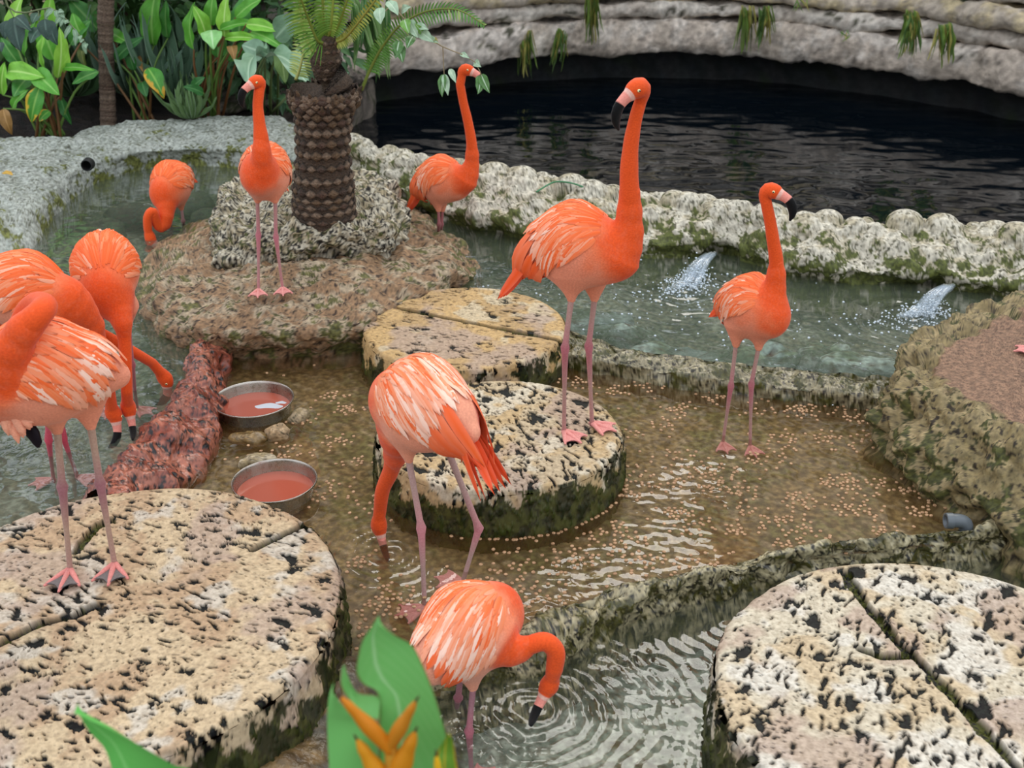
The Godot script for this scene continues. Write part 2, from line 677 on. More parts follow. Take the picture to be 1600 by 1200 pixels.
	var wd := part("deep_water", poly_sheet(deep, -0.45, 0.04, deep_fn), M.water_deep)
	tag(wd, "deep dark blue pool water with long low ripples below the rock wall", "water", "", "structure")


func deep_fn(p: Vector3, _n: Vector3, _u: float, _v: float) -> void:
	dd = 0.010 * nB.get_noise_3dv(Vector3(p.x * 1.6, 0, p.z * 3.2)) + 0.004 * nA.get_noise_3dv(Vector3(p.x * 5.0, 7, p.z * 9.0))


# ---------------------------------------------------------------- walls and rims
func build_walls_and_rims() -> void:
	# far tiered wall: strata one above the other, along an arc
	var lip := [Vector3(-9, -0.1, -11.0), Vector3(-6.5, -0.1, -11.2), Vector3(-4.2, -0.1, -11.0)] + [Vector3(-2.036, -0.1, -9.839), Vector3(-1.705, -0.1, -10.507), Vector3(-1.313, -0.1, -11.091), Vector3(-0.625, -0.1, -11.676), Vector3(0, -0.1, -12.087), Vector3(0.658, -0.1, -12.353), Vector3(1.323, -0.1, -12.421), Vector3(1.975, -0.1, -12.353), Vector3(2.6, -0.1, -12.185), Vector3(3.164, -0.1, -11.831), Vector3(3.69, -0.1, -11.465), Vector3(4.14, -0.1, -10.981), Vector3(4.547, -0.1, -10.507), Vector3(4.883, -0.1, -9.976), Vector3(5.18, -0.1, -9.264)]
	var centre := Vector3(1.3, 0, -6.0)
	var wall := thing("wall_back", "curved pale rock wall of stacked horizontal layers above the dark pool", "", Vector3.ZERO, "", "structure")
	var tiers := [[-0.1, 0.24, 0.0, "cdbcab", "e0d3c5"], [0.26, 0.42, 0.06, "c9bbac", "ddd2c4"], [0.43, 0.62, 0.03, "c6b7a5", "d8c49c"], [0.64, 0.76, 0.12, "c0b5a8", "d2c9bd"], [0.78, 1.0, 0.07, "b8ada0", "ccc1b3"], [1.03, 1.5, 0.16, "b0a69a", "c4baac"], [1.54, 2.2, 0.25, "938b80", "a59c90"]]
	for t in tiers:
		var sections := []
		for k in lip.size():
			var p: Vector3 = lip[k]
			var out := (p - centre)
			out.y = 0
			out = out.normalized()
			var h: float = t[1] - t[0]
			var wave := 0.03 * sin(k * 1.7 + t[0] * 9.0)
			var b: Vector3 = Vector3(p.x, t[0], p.z) + out * (t[2] + wave)
			sections.append([b + out * 0.7, b + out * 0.12 + Vector3(0, -0.01, 0), b + Vector3(0, h * 0.12, 0), b + out * -0.02 + Vector3(0, h * 0.5, 0), b + out * 0.02 + Vector3(0, h * 0.9, 0), b + out * 0.12 + Vector3(0, h, 0), b + out * 0.7 + Vector3(0, h, 0)])
		var acc := Acc.new()
		rock(acc, sections, 300, 26, look(t[3], t[4], "8d8074", "76725a", 1.6, 0.05, 0.03, 0.5, -0.5, 0.0, 0.0), false, -1.0)
		part("rock_layer", acc.mesh(), M.far_stone, wall)
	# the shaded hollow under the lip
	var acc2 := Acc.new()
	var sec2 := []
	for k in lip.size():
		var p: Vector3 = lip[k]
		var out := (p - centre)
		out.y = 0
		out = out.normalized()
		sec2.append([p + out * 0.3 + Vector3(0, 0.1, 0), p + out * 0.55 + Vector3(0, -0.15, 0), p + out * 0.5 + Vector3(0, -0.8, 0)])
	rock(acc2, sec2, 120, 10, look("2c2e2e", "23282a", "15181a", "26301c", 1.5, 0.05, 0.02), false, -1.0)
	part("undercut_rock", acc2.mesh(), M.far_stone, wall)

	# rock rim round the left basin
	var lo := [Vector3(-5.626, 0.25, -7.261), Vector3(-4.633, 0.25, -7.428), Vector3(-3.904, 0.25, -7.537), Vector3(-3.348, 0.25, -7.601), Vector3(-2.951, 0.25, -7.666), Vector3(-2.88, 0.25, -7.901), Vector3(-2.655, 0.25, -8.095), Vector3(-2.239, 0.25, -8.205), Vector3(-1.806, 0.25, -8.279), Vector3(-1.452, 0.25, -8.042), Vector3(-0.999, 0.25, -7.553)]
	var li := [Vector3(-3.871, 0.19, -4.657), Vector3(-3.576, 0.19, -5.478), Vector3(-3.267, 0.19, -6.117), Vector3(-2.872, 0.19, -6.171), Vector3(-2.784, 0.19, -6.552), Vector3(-2.752, 0.19, -6.961), Vector3(-2.662, 0.19, -7.388), Vector3(-2.44, 0.19, -7.619), Vector3(-2.123, 0.19, -7.699), Vector3(-1.735, 0.19, -7.667), Vector3(-1.13, 0.19, -7.27)]
	var lw := [Vector3(-3.733, 0.04, -4.228), Vector3(-3.432, 0.04, -5.033), Vector3(-3.184, 0.04, -5.645), Vector3(-2.796, 0.04, -5.906), Vector3(-2.622, 0.04, -6.064), Vector3(-2.703, 0.04, -6.68), Vector3(-2.691, 0.04, -7.215), Vector3(-2.52, 0.04, -7.601), Vector3(-2.194, 0.04, -7.737), Vector3(-1.788, 0.04, -7.646), Vector3(-1.148, 0.04, -7.326)]
	var sections3 := []
	for k in lo.size():
		var a: Vector3 = lo[k]
		var b: Vector3 = li[k]
		var c: Vector3 = lw[k]
		var d := (a - c).normalized() * 0.12
		sections3.append([a + Vector3(d.x, -0.7, d.z), a + Vector3(d.x, -0.12, d.z) * 0.6, a, a.lerp(b, 0.5) + Vector3(0, 0.015, 0), b, b.lerp(c, 0.55) + Vector3(0, 0.03, 0), c, c + Vector3(-d.x, -0.25, -d.z)])
	var acc3 := Acc.new()
	rock(acc3, sections3, 520, 130, look("b4b8ae", "a2a79c", "737564", "7f8440", 3.2, 0.022, 0.014, 0.36, 0.12, 0.05, 2.3), false, -1.0)
	tag(part("rock_rim", acc3.mesh(), M.stone), "broad pale grey rock rim round the left basin below the plants", "rock rim", "", "structure")

	# knobbly rock rim between stream and dark pool
	var crest := [Vector3(-1.178, 0.27, -7.655), Vector3(-0.987, 0.27, -7.462), Vector3(-0.719, 0.27, -7.218), Vector3(-0.385, 0.27, -6.932), Vector3(-0.153, 0.27, -6.85), Vector3(0.113, 0.27, -6.743), Vector3(0.367, 0.27, -6.564), Vector3(0.647, 0.27, -6.404), Vector3(0.919, 0.27, -6.274), Vector3(1.151, 0.27, -6.182), Vector3(1.369, 0.27, -6.049), Vector3(1.587, 0.27, -5.953), Vector3(1.846, 0.27, -5.91), Vector3(2.141, 0.27, -5.89), Vector3(2.387, 0.27, -5.828), Vector3(2.594, 0.27, -5.678), Vector3(2.89, 0.27, -5.47), Vector3(3.418, 0.27, -5.122), Vector3(4.023, 0.27, -4.716)]
	var water := [Vector3(-1.247, 0.04, -7.44), Vector3(-0.981, 0.04, -7.298), Vector3(-0.708, 0.04, -6.977), Vector3(-0.373, 0.04, -6.562), Vector3(-0.146, 0.04, -6.381), Vector3(0.106, 0.04, -6.188), Vector3(0.35, 0.04, -6.084), Vector3(0.621, 0.04, -5.984), Vector3(0.891, 0.04, -5.945), Vector3(1.141, 0.04, -6.004), Vector3(1.334, 0.04, -5.754), Vector3(1.543, 0.04, -5.645), Vector3(1.782, 0.04, -5.556), Vector3(2.068, 0.04, -5.539), Vector3(2.296, 0.04, -5.453), Vector3(2.519, 0.04, -5.37), Vector3(2.824, 0.04, -5.209), Vector3(3.312, 0.04, -4.819), Vector3(3.881, 0.04, -4.401)]
	var sections4 := []
	for k in crest.size():
		var a: Vector3 = crest[k]
		var c: Vector3 = water[k]
		var d := (c - a)
		d.y = 0
		d = Vector3(-0.2, 0, 1).normalized()
		var back := a - d * 0.12
		var hollow := 0.1 if k in [9, 13] else 0.02
		var bulge := c + Vector3(0, 0.11, 0) + d * 0.03
		sections4.append([back + Vector3(0, -0.9, 0) - d * 0.1, back + Vector3(0, -0.15, 0), a, a.lerp(bulge, 0.45) + Vector3(0, 0.05, 0), bulge, c + Vector3(0, 0.04, 0) - d * hollow, c - d * hollow, c + Vector3(0, -0.25, 0)])
	for k in 64:
		var c: Vector3 = spline(crest, k / 63.0)
		knobs.append([c + Vector3(rng.randf_range(-0.05, 0.05), rng.randf_range(-0.04, 0.0), rng.randf_range(-0.04, 0.14)), rng.randf_range(0.045, 0.1)])
	var acc4 := Acc.new()
	rock(acc4, sections4, 860, 130, knobbly_fn.bind(look("d9d1bd", "bdb195", "56523c", "666c30", 4.0, 0.05, 0.022, 0.36, 0.36, 0.07, 2.8)), false, -1.0)
	tag(part("rock_rim", acc4.mesh(), M.stone), "knobbly beige and mossy rock rim between stream and dark pool", "rock rim", "", "structure")

	# low rim that the stream flows over
	var rim_f := [Vector3(0.2, 0.03, -4.765), Vector3(0.268, 0.03, -4.698), Vector3(0.445, 0.03, -4.607), Vector3(0.684, 0.03, -4.519), Vector3(0.943, 0.03, -4.433), Vector3(1.2, 0.03, -4.374), Vector3(1.398, 0.03, -4.316), Vector3(1.588, 0.03, -4.247)]
	var rim_b := [Vector3(0.207, 0.06, -4.98), Vector3(0.293, 0.06, -4.937), Vector3(0.483, 0.06, -4.755), Vector3(0.728, 0.06, -4.661), Vector3(0.966, 0.06, -4.583), Vector3(1.231, 0.06, -4.532), Vector3(1.437, 0.06, -4.482), Vector3(1.636, 0.06, -4.421)]
	acc = low_rim(rim_f, rim_b, 0.085, look("a89d7c", "7d7656", "332e20", "5a5828", 6.0, 0.025, 0.018, 0.24, -0.05, 0.2, 1.0), 420)
	tag(part("low_rim", acc.mesh(), M.wet_stone), "low wet rock ledge between the stream and the brown pool", "rock rim", "", "structure")
	# front rim
	var ff := [Vector3(-0.712, -0.1, -2.318), Vector3(-0.557, -0.1, -2.411), Vector3(-0.366, -0.1, -2.598), Vector3(-0.188, -0.1, -2.692), Vector3(-0.019, -0.1, -2.729), Vector3(0.096, -0.1, -2.768), Vector3(0.215, -0.1, -2.85), Vector3(0.342, -0.1, -2.961), Vector3(0.513, -0.1, -3.052), Vector3(0.686, -0.1, -3.105), Vector3(0.8, -0.1, -3.156), Vector3(1.078, -0.1, -3.263), Vector3(1.35, -0.1, -3.307), Vector3(1.578, -0.1, -3.337), Vector3(1.849, -0.1, -3.356)]
	var fb := [Vector3(-0.791, 0, -2.343), Vector3(-0.631, 0, -2.487), Vector3(-0.436, 0, -2.612), Vector3(-0.259, 0, -2.687), Vector3(-0.076, 0, -2.781), Vector3(0.078, 0, -2.884), Vector3(0.219, 0, -2.973), Vector3(0.366, 0, -3.056), Vector3(0.535, 0, -3.114), Vector3(0.688, 0, -3.166), Vector3(0.843, 0, -3.213), Vector3(1.091, 0, -3.279), Vector3(1.343, 0, -3.332), Vector3(1.577, 0, -3.383), Vector3(1.872, 0, -3.463)]
	acc = low_rim(ff, fb, 0.045, look("bdb08a", "867c56", "2c2a20", "565224", 6.0, 0.03, 0.02, 0.22, -0.1, 0.2, 1.0), 640)
	tag(part("low_rim", acc.mesh(), M.wet_stone), "wet olive brown rock ledge between the brown pool and the front pool", "rock rim", "", "structure")


var acc: Acc


func low_rim(near: Array, far: Array, top: float, fn: Callable, nu: int) -> Acc:
	var sections := []
	for k in near.size():
		var a: Vector3 = near[k]
		var b: Vector3 = far[k]
		var m := a.lerp(b, 0.5)
		sections.append([b + Vector3(0, -0.3, 0), b, Vector3(b.x, top * 0.8, b.z).lerp(m, 0.15), Vector3(m.x, top, m.z), Vector3(a.x, top * 0.85, a.z).lerp(m, 0.25), a, a + Vector3(0, -0.3, 0)])
	var r := Acc.new()
	rock(r, sections, nu, 64, fn, false, -1.0)
	return r


func knobbly_fn(p: Vector3, n: Vector3, u: float, v: float, _fn: Callable) -> void:
	rock_fn(p, n, u, v)
	# rounded cobbles set along the top
	if doing == 1 and p.y > 0.1:
		for k in knobs:
			var d2 := p.distance_squared_to(k[0])
			var r2: float = k[1] * k[1]
			if d2 < r2:
				dd = maxf(dd, sqrt(r2 - d2) * 0.75)


var knobs: Array = []


# ---------------------------------------------------------------- rocks
func build_rocks() -> void:
	# the island
	var foot := [Vector3(-1.889, 0, -5.484), Vector3(-1.732, 0, -5.147), Vector3(-1.554, 0, -4.906), Vector3(-1.412, 0, -4.802), Vector3(-1.287, 0, -4.823), Vector3(-0.996, 0, -4.816), Vector3(-0.687, 0, -4.885), Vector3(-0.495, 0, -5.24), Vector3(-0.193, 0, -5.729), Vector3(-0.246, 0, -6.113), Vector3(-0.4, 0, -6.497), Vector3(-0.622, 0, -6.862), Vector3(-0.986, 0, -7.318), Vector3(-1.561, 0, -7.318), Vector3(-1.754, 0, -6.801), Vector3(-1.954, 0, -6.343), Vector3(-1.957, 0, -5.887)]
	var top := [Vector3(-1.624, 0.19, -5.179), Vector3(-1.529, 0.19, -4.959), Vector3(-1.417, 0.19, -4.797), Vector3(-1.298, 0.19, -4.712), Vector3(-1.173, 0.19, -4.712), Vector3(-0.963, 0.19, -4.712), Vector3(-0.718, 0.19, -4.762), Vector3(-0.53, 0.19, -5.021), Vector3(-0.311, 0.19, -5.364), Vector3(-0.321, 0.19, -5.569), Vector3(-0.434, 0.19, -5.827), Vector3(-0.598, 0.19, -6.117), Vector3(-0.881, 0.19, -6.515), Vector3(-1.351, 0.19, -6.48), Vector3(-1.512, 0.19, -6.117), Vector3(-1.639, 0.19, -5.71), Vector3(-1.67, 0.19, -5.39)]
	var isl := mound(foot, top, 0.03, 0.04, 420, 150, look("9c7a58", "b5a184", "3c2a18", "6e6a34", 4.5, 0.03, 0.018, 0.3, 0.0, 0.06, 2.2), -1.0)
	tag(part("island_rock", isl, M.stone), "broad tan island rock that carries the coral block and the cycad", "rock")
	# coral block under the cycad
	var cf := [Vector3(-1.411, 0.2, -5.425), Vector3(-1.198, 0.2, -5.46), Vector3(-0.959, 0.2, -5.551), Vector3(-0.677, 0.2, -5.606), Vector3(-0.592, 0.2, -5.74), Vector3(-0.618, 0.2, -6.196), Vector3(-0.748, 0.2, -6.668), Vector3(-1.151, 0.2, -6.861), Vector3(-1.522, 0.2, -6.796), Vector3(-1.623, 0.2, -6.308), Vector3(-1.522, 0.2, -5.779)]
	var ct := [Vector3(-1.408, 0.37, -5.582), Vector3(-1.191, 0.37, -5.504), Vector3(-0.943, 0.37, -5.524), Vector3(-0.696, 0.37, -5.563), Vector3(-0.62, 0.37, -5.703), Vector3(-0.633, 0.37, -6.058), Vector3(-0.751, 0.37, -6.415), Vector3(-1.092, 0.37, -6.543), Vector3(-1.412, 0.37, -6.504), Vector3(-1.528, 0.37, -6.232), Vector3(-1.495, 0.37, -5.892)]
	var cb := mound(cf, ct, 0.03, 0.03, 360, 110, look("d2c8b0", "ac9c7a", "16120c", "5e622c", 7.0, 0.04, 0.02, 0.1, -0.25, 0.2, 0.5), -1.0)
	tag(part("coral_block", cb, M.stone), "rough pitted coral rock block round the foot of the cycad", "rock")
	# the red-brown ridge between left channel and brown pool
	var ra := [Vector3(-1.466, 0, -4.906), Vector3(-1.404, 0, -4.605), Vector3(-1.372, 0, -4.409), Vector3(-1.42, 0, -4.166), Vector3(-1.462, 0, -3.958), Vector3(-1.495, 0, -3.72), Vector3(-1.536, 0, -3.525)]
	var rb := [Vector3(-1.275, 0, -4.906), Vector3(-1.248, 0, -4.605), Vector3(-1.201, 0, -4.305), Vector3(-1.17, 0, -4.086), Vector3(-1.187, 0, -3.86), Vector3(-1.221, 0, -3.662), Vector3(-1.254, 0, -3.403)]
	var sections := []
	for k in ra.size():
		var a: Vector3 = ra[k]
		var b: Vector3 = rb[k]
		var h := [0.16, 0.13, 0.15, 0.12, 0.13, 0.11, 0.1][k] as float
		sections.append([a + Vector3(0, -0.2, 0), a, a.lerp(b, 0.12) + Vector3(0, h * 0.7, 0), a.lerp(b, 0.45) + Vector3(0, h, 0), a.lerp(b, 0.8) + Vector3(0, h * 0.7, 0), b, b + Vector3(0, -0.2, 0)])
	acc = Acc.new()
	rock(acc, sections, 220, 90, look("b97058", "9a503c", "1f1c1a", "4a4226", 4.5, 0.04, 0.022, 0.24, -0.6), false, -1.0)
	tag(part("ridge_rock", acc.mesh(), M.wet_stone), "wet red brown rock ridge beside the two feed bowls", "rock")
	# the boulder on the right
	var bf := [Vector3(1.547, 0, -4.305), Vector3(1.449, 0, -4.034), Vector3(1.457, 0, -3.855), Vector3(1.515, 0, -3.671), Vector3(1.579, 0, -3.516), Vector3(1.641, 0, -3.379), Vector3(1.756, 0, -3.177), Vector3(2.073, 0, -3.142), Vector3(2.742, 0, -4.248), Vector3(2.802, 0, -4.941), Vector3(2.416, 0, -5.087), Vector3(1.931, 0, -4.802)]
	var bt := [Vector3(1.541, 0.3, -4.104), Vector3(1.504, 0.3, -3.937), Vector3(1.506, 0.3, -3.791), Vector3(1.584, 0.3, -3.682), Vector3(1.666, 0.3, -3.596), Vector3(1.738, 0.3, -3.496), Vector3(1.878, 0.3, -3.366), Vector3(2.173, 0.3, -3.496), Vector3(2.556, 0.3, -4.282), Vector3(2.618, 0.3, -4.753), Vector3(2.251, 0.3, -4.812), Vector3(1.806, 0.3, -4.487)]
	var bo := mound(bf, bt, 0.05, 0.015, 460, 150, boulder_fn.bind(look("917f56", "a8946a", "332a18", "5a5a2a", 4.0, 0.06, 0.022, 0.3, -0.05, 0.1, 1.0)), -1.0)
	tag(part("boulder", bo, M.stone), "large olive brown boulder with a flat sandy top at the right edge", "rock")
	# slabs and stones under the stream
	var stones := [[Vector3(0.326, -0.02, -5.247), 0.26, 0.16, "8fa094", 0.3], [Vector3(0.53, -0.02, -5.095), 0.22, 0.1, "8a9a8c", -0.4], [Vector3(0.802, 0, -4.768), 0.28, 0.12, "87978a", 0.1], [Vector3(1.105, 0, -4.702), 0.24, 0.12, "7f9084", 0.5], [Vector3(1.38, -0.02, -4.777), 0.16, 0.1, "93a090", 0.2], [Vector3(1.549, 0, -4.669), 0.2, 0.11, "8b9a8c", -0.3]]
	for s in stones:
		tag(part("sunken_slab", pebble(s[0], Vector3(s[1], 0.07, s[2]), s[4], s[3], "5b6a50"), M.stone), "", "stone", "pale slabs under the stream behind the low ledge")
	var labs := ["largest pale slab under the stream beside the back stone disc", "pale sunken slab second from the back stone disc", "long pale slab under the stream beside the low wet ledge", "sunken slab behind the right flamingo in the pool", "small bright slab under the stream near the boulder", "sunken slab touching the foot of the right boulder"]
	for k in stones.size():
		tag(get_node("sunken_slab" if k == 0 else "sunken_slab_%03d" % k) as Node3D, labs[k])
	var dark := [Vector3(-2.364, -0.05, -6.977), Vector3(-2.026, -0.05, -7.182), Vector3(-2.027, -0.05, -6.539), Vector3(-1.838, -0.05, -6.89), Vector3(-2.391, -0.05, -6.653)]
	for k in dark.size():
		tag(part("sunken_stone", pebble(dark[k], Vector3(0.15 - 0.012 * k, 0.07, 0.12), k * 0.8, "4e5038", "3a3f2c"), M.stone), ["dark sunken stone left of the small far flamingo in the back basin", "dark sunken stone right of the small far flamingo's body", "dark sunken stone beside the small far flamingo's dipped head", "dark sunken stone under the rim behind the small far flamingo's legs", "dark sunken stone nearest the mossy rim in the back left basin"][k], "stone", "dark stones under the back basin")
	# stones by the bowls
	tag(part("pebble", pebble(Vector3(-0.925, 0.01, -4.078), Vector3(0.05, 0.035, 0.04), 0.4, "a88a62", "c0a27c"), M.stone), "small tan stone below the right side of the back feed bowl", "stone")
	tag(part("pebble", pebble(Vector3(-0.863, 0.005, -4.228), Vector3(0.045, 0.03, 0.035), 1.0, "94805c", "ad9878"), M.stone), "small tan stone right of the back feed bowl", "stone")
	tag(part("pebble", pebble(Vector3(-0.961, 0.015, -3.849), Vector3(0.075, 0.035, 0.035), 0.1, "c2b294", "a8946c"), M.stone), "pale flat stone touching the back of the front feed bowl", "stone")
	tag(part("pebble", pebble(Vector3(-1.029, 0, -4.065), Vector3(0.08, 0.025, 0.045), -0.1, "9a7e50", "85693e"), M.wet_stone), "thin wet slab lying under the front of the back feed bowl", "stone")
	tag(part("rubble_rock", pebble(Vector3(-0.574, -0.05, -2.43), Vector3(0.3, 0.14, 0.2), 0.5, "84683f", "5c5440"), M.wet_stone), "wet brown rock at the foot of the large front disc", "rock")


func boulder_fn(p: Vector3, n: Vector3, u: float, v: float, _fn: Callable) -> void:
	rock_fn(p, n, u, v)
	# folds down the side, and coarse sand bedded on the flat top
	var fold := nA.get_noise_3dv(Vector3(p.x * 2.4, p.y * 5.0, p.z * 2.4) + Vector3(3, 1, 7))
	dd += 0.05 * (absf(fold) - 0.15) * (1.0 - smoothstep(0.55, 0.75, v))
	var sand := smoothstep(0.58, 0.62, v + 0.08 * nB.get_noise_3dv(p * 6.0))
	if sand > 0.0:
		dd *= 1.0 - 0.8 * sand
		var f := nC.get_noise_3dv(p * 110.0)
		dc = dc.lerp(kc("96745a").lerp(kc("6d4f3c"), smoothstep(0.15, 0.35, f)), sand)


func pebble(at: Vector3, r: Vector3, turn: float, base: String, alt: String) -> ArrayMesh:
	var P := PackedVector3Array()
	var nu := 41
	var nv := 22
	for i in nu:
		for j in nv:
			var a := TAU * i / (nu - 1)
			var b := PI * (float(j) / (nv - 1) - 0.5)
			var q := Vector3(cos(a) * cos(b), sin(b), sin(a) * cos(b))
			q = q.sign() * Vector3(pow(absf(q.x), 0.85), pow(absf(q.y), 0.85), pow(absf(q.z), 0.85))
			P.append(at + (q * r).rotated(Vector3.UP, turn))
	var m := r.x
	look(base, alt, "4a3d28", "55542f", 0.6 / m, 0.22 * m, 0.05 * m, 0.5, -0.6)
	acc = Acc.new()
	add_grid(acc, P, nu, nv, true, -1.0, rock_fn)
	return acc.mesh()


# ---------------------------------------------------------------- stone discs
var d_c := Vector3.ZERO
var d_base := Color.WHITE
var d_alt := Color.WHITE
var d_pit := 0.3
var d_turn := 0.0
var d_joints: Array = []
var d_top := 0.0


func disc_fn(p: Vector3, n: Vector3, _u: float, _v: float) -> void:
	var q := p.rotated(Vector3.UP, d_turn)
	var g := nD.get_noise_3dv(p * 3.6)
	var b := nB.get_noise_3dv(p * 12.0)
	var f := nC.get_noise_3dv(p * 70.0)
	dc = d_base.lerp(d_alt, smoothstep(-0.15, 0.22, g + 0.35 * b))
	dc = dc.lerp(d_white, smoothstep(0.12, 0.3, nA.get_noise_3dv(p * 4.2 + Vector3(9, 2, 4)) + 0.2 * b) * 0.75)
	dd = 0.0006 * b + 0.0001 * f
	dc = dc.lerp(d_grey, 0.8 * smoothstep(0.08, 0.3, nD.get_noise_3dv(p * 2.6 + Vector3(4, 1, 8)) + 0.12 * b))
	dc = dc.lerp(kc("8a7a64"), 0.4 * smoothstep(0.2, 0.4, f))
	# pores: long ones and small round ones, filled with black algae
	var warp := Vector3(nB.get_noise_3dv(p * 9.0), 0, nB.get_noise_3dv(p * 9.0 + Vector3(5, 0, 5))) * 0.01
	q += warp
	var long := nP.get_noise_3dv(Vector3(q.x * 15.0, q.y * 15.0, q.z * 38.0)) + 0.22 * g
	var small := nP.get_noise_3dv(q * 55.0) + 0.3 * b
	var large := nA.get_noise_3dv(Vector3(q.x * 8.0, q.y, q.z * 13.0) + Vector3(2, 5, 8)) + 0.45 * b + 0.12 * f
	var k := maxf(maxf(smoothstep(d_pit, d_pit + 0.05, long), smoothstep(d_pit + 0.05, d_pit + 0.09, large)), smoothstep(d_pit + 0.16, d_pit + 0.2, small))
	var tint := smoothstep(d_pit - 0.14, d_pit, long) * 0.35
	dc = dc.lerp(kc("a8875a"), tint * 0.6)
	if k > 0.0:
		dd -= 0.008 * k
		dc = dc.lerp(kc("070807").lerp(kc("1c1d1b"), smoothstep(0.1, 0.35, f)), k)
	for jt in d_joints:
		var d := 1e9
		for s in jt.size() - 1:
			var c := Geometry2D.get_closest_point_to_segment(Vector2(p.x, p.z), jt[s], jt[s + 1])
			d = minf(d, c.distance_to(Vector2(p.x, p.z)))
		var e := d - 0.009 - 0.012 * maxf(g + b, 0.0)
		if e < 0.006 and n.y > 0.3:
			var kk := smoothstep(0.006, 0.0, e)
			dd -= 0.02 * kk
			dc = dc.lerp(kc("15150d").lerp(kc("4c4f20"), smoothstep(0.0, 0.3, f + b)), kk)
	if n.y < 0.5:
		# the side: algae and moss over bare stone, in patches
		var m := b * 0.7 + g * 0.6 + f * 0.25 + d_side - (p.y - d_top + 0.06) * 6.0
		dd += 0.006 * b
		dc = dc.lerp(kc("3f4517").lerp(kc("23280f"), smoothstep(-0.15, 0.2, b + 0.4 * f)), smoothstep(0.0, 0.1, m) * 0.93)


var d_white := Color.WHITE
var d_grey := kc("b39c8a")
var d_side := 0.1


# outline: points round the top edge; height: down to foot
func disc(called: String, label: String, outline: Array, height: float, n: int, base: String, alt: String, white: String, pit: float, turn: float, side: float, joints: Array) -> void:
	d_base = kc(base)
	d_alt = kc(alt)
	d_white = kc(white)
	d_pit = pit
	d_turn = turn
	d_side = side
	d_joints = joints
	var c := middle(outline)
	d_c = c
	d_top = c.y
	var P := PackedVector3Array()
	for i in n:
		for j in n:
			var a := 2.0 * i / (n - 1) - 1.0
			var b := 2.0 * j / (n - 1) - 1.0
			var r := 0.0
			var th := 0.0
			if absf(a) > absf(b):
				r = a
				th = PI / 4 * b / a
			elif b != 0.0:
				r = b
				th = PI / 2 - PI / 4 * a / b
			var v := Vector2(cos(th), sin(th)) * r
			var rad := v.length()
			var e: Vector3 = spline(outline, fposmod(atan2(v.y, v.x) / TAU, 1.0), true)
			var drop := 0.0
			var rr := rad
			var edge := 0.025 / (e - c).length()
			if rad > 1.0 - edge:
				var x := (rad - 1.0 + edge) / edge
				drop = 0.022 * (1.0 - sqrt(maxf(0.0, 1.0 - x * x)))
			P.append(c + Vector3((e.x - c.x) * rr, -drop, (e.z - c.z) * rr))
	acc = Acc.new()
	add_grid(acc, P, n, n, false, -1.0, disc_fn)
	var nu := n * 3
	var nv := 40
	P = PackedVector3Array()
	for i in nu:
		var e: Vector3 = spline(outline, float(i) / (nu - 1), true)
		for j in nv:
			var y := float(j) / (nv - 1)
			P.append(Vector3(e.x, c.y - 0.02 - y * height, e.z) + (e - c).normalized() * (0.012 * sin(y * PI)))
	add_grid(acc, P, nu, nv, true, -1.0, disc_fn)
	tag(part(called, acc.mesh(), M.disc_stone), label, "stone disc")


# a ring of points from px corner fits: centre, two half axes, in metres
func ring(c: Vector3, rx: float, rz: float, wob: float, sd: int) -> Array:
	var r := []
	for k in 24:
		var a := TAU * k / 24
		var w := 1.0 + wob * nA.get_noise_2d(cos(a) * 2 + sd * 9, sin(a) * 2)
		r.append(c + Vector3(cos(a) * rx * w, 0, sin(a) * rz * w))
	return r


func line2(pts: Array) -> Array:
	var r := []
	for p in pts:
		r.append(Vector2(p.x, p.z))
	return r


func build_discs() -> void:
	var e := ring(Vector3(-0.209, 0.16, -4.815), 0.451, 0.464, 0.02, 1)
	disc("stone_disc", "tan stone disc behind the middle disc, against the island rock", e, 0.3, 230, "c6a470", "b8986a", "cfc0a2", 0.42, 0.3, 0.15, [line2([Vector3(-0.63, 0.16, -5.063), Vector3(-0.318, 0.16, -4.904), Vector3(0, 0.16, -4.746), Vector3(0.232, 0.16, -4.636)])])
	e = ring(Vector3(-0.047, 0.18, -3.8), 0.45, 0.426, 0.02, 2)
	disc("stone_disc", "middle stone disc under the tall standing flamingo with mossy side", e, 0.32, 260, "c2a67b", "c4b08f", "d6ccb6", 0.33, 1.2, 0.22, [])
	e = ring(Vector3(-1.11, 0.24, -2.67), 0.626, 0.635, 0.012, 3)
	disc("stone_disc", "largest stone disc in the left corner under the pair of pale legs", e, 0.42, 320, "c8b18f", "b89b7b", "c8c0b2", 0.38, 0.5, 0.1, [line2([Vector3(-1.458, 0.24, -2.485), Vector3(-1.363, 0.24, -2.503), Vector3(-1.29, 0.24, -2.585), Vector3(-1.212, 0.24, -2.621), Vector3(-1.161, 0.24, -2.673)]), line2([Vector3(-1.304, 0.24, -2.93), Vector3(-1.286, 0.24, -3.068), Vector3(-1.258, 0.24, -3.104)]), line2([Vector3(-0.777, 0.24, -2.943), Vector3(-0.704, 0.24, -3.019), Vector3(-0.619, 0.24, -3.104)])])
	e = ring(Vector3(1.124, 0.2, -2.363), 0.596, 0.582, 0.012, 4)
	disc("stone_disc", "whitish stone disc in the right corner split by mossy joints", e, 0.42, 320, "cdc1a9", "c7b291", "d6d0c4", 0.36, 2.1, 0.0, [line2([Vector3(0.988, 0.2, -2.885), Vector3(1.005, 0.2, -2.738), Vector3(1.047, 0.2, -2.567), Vector3(1.087, 0.2, -2.474), Vector3(1.135, 0.2, -2.313), Vector3(1.166, 0.2, -2.199), Vector3(1.203, 0.2, -2.072)]), line2([Vector3(0.941, 0.2, -2.529), Vector3(0.992, 0.2, -2.497), Vector3(1.071, 0.2, -2.502)])])



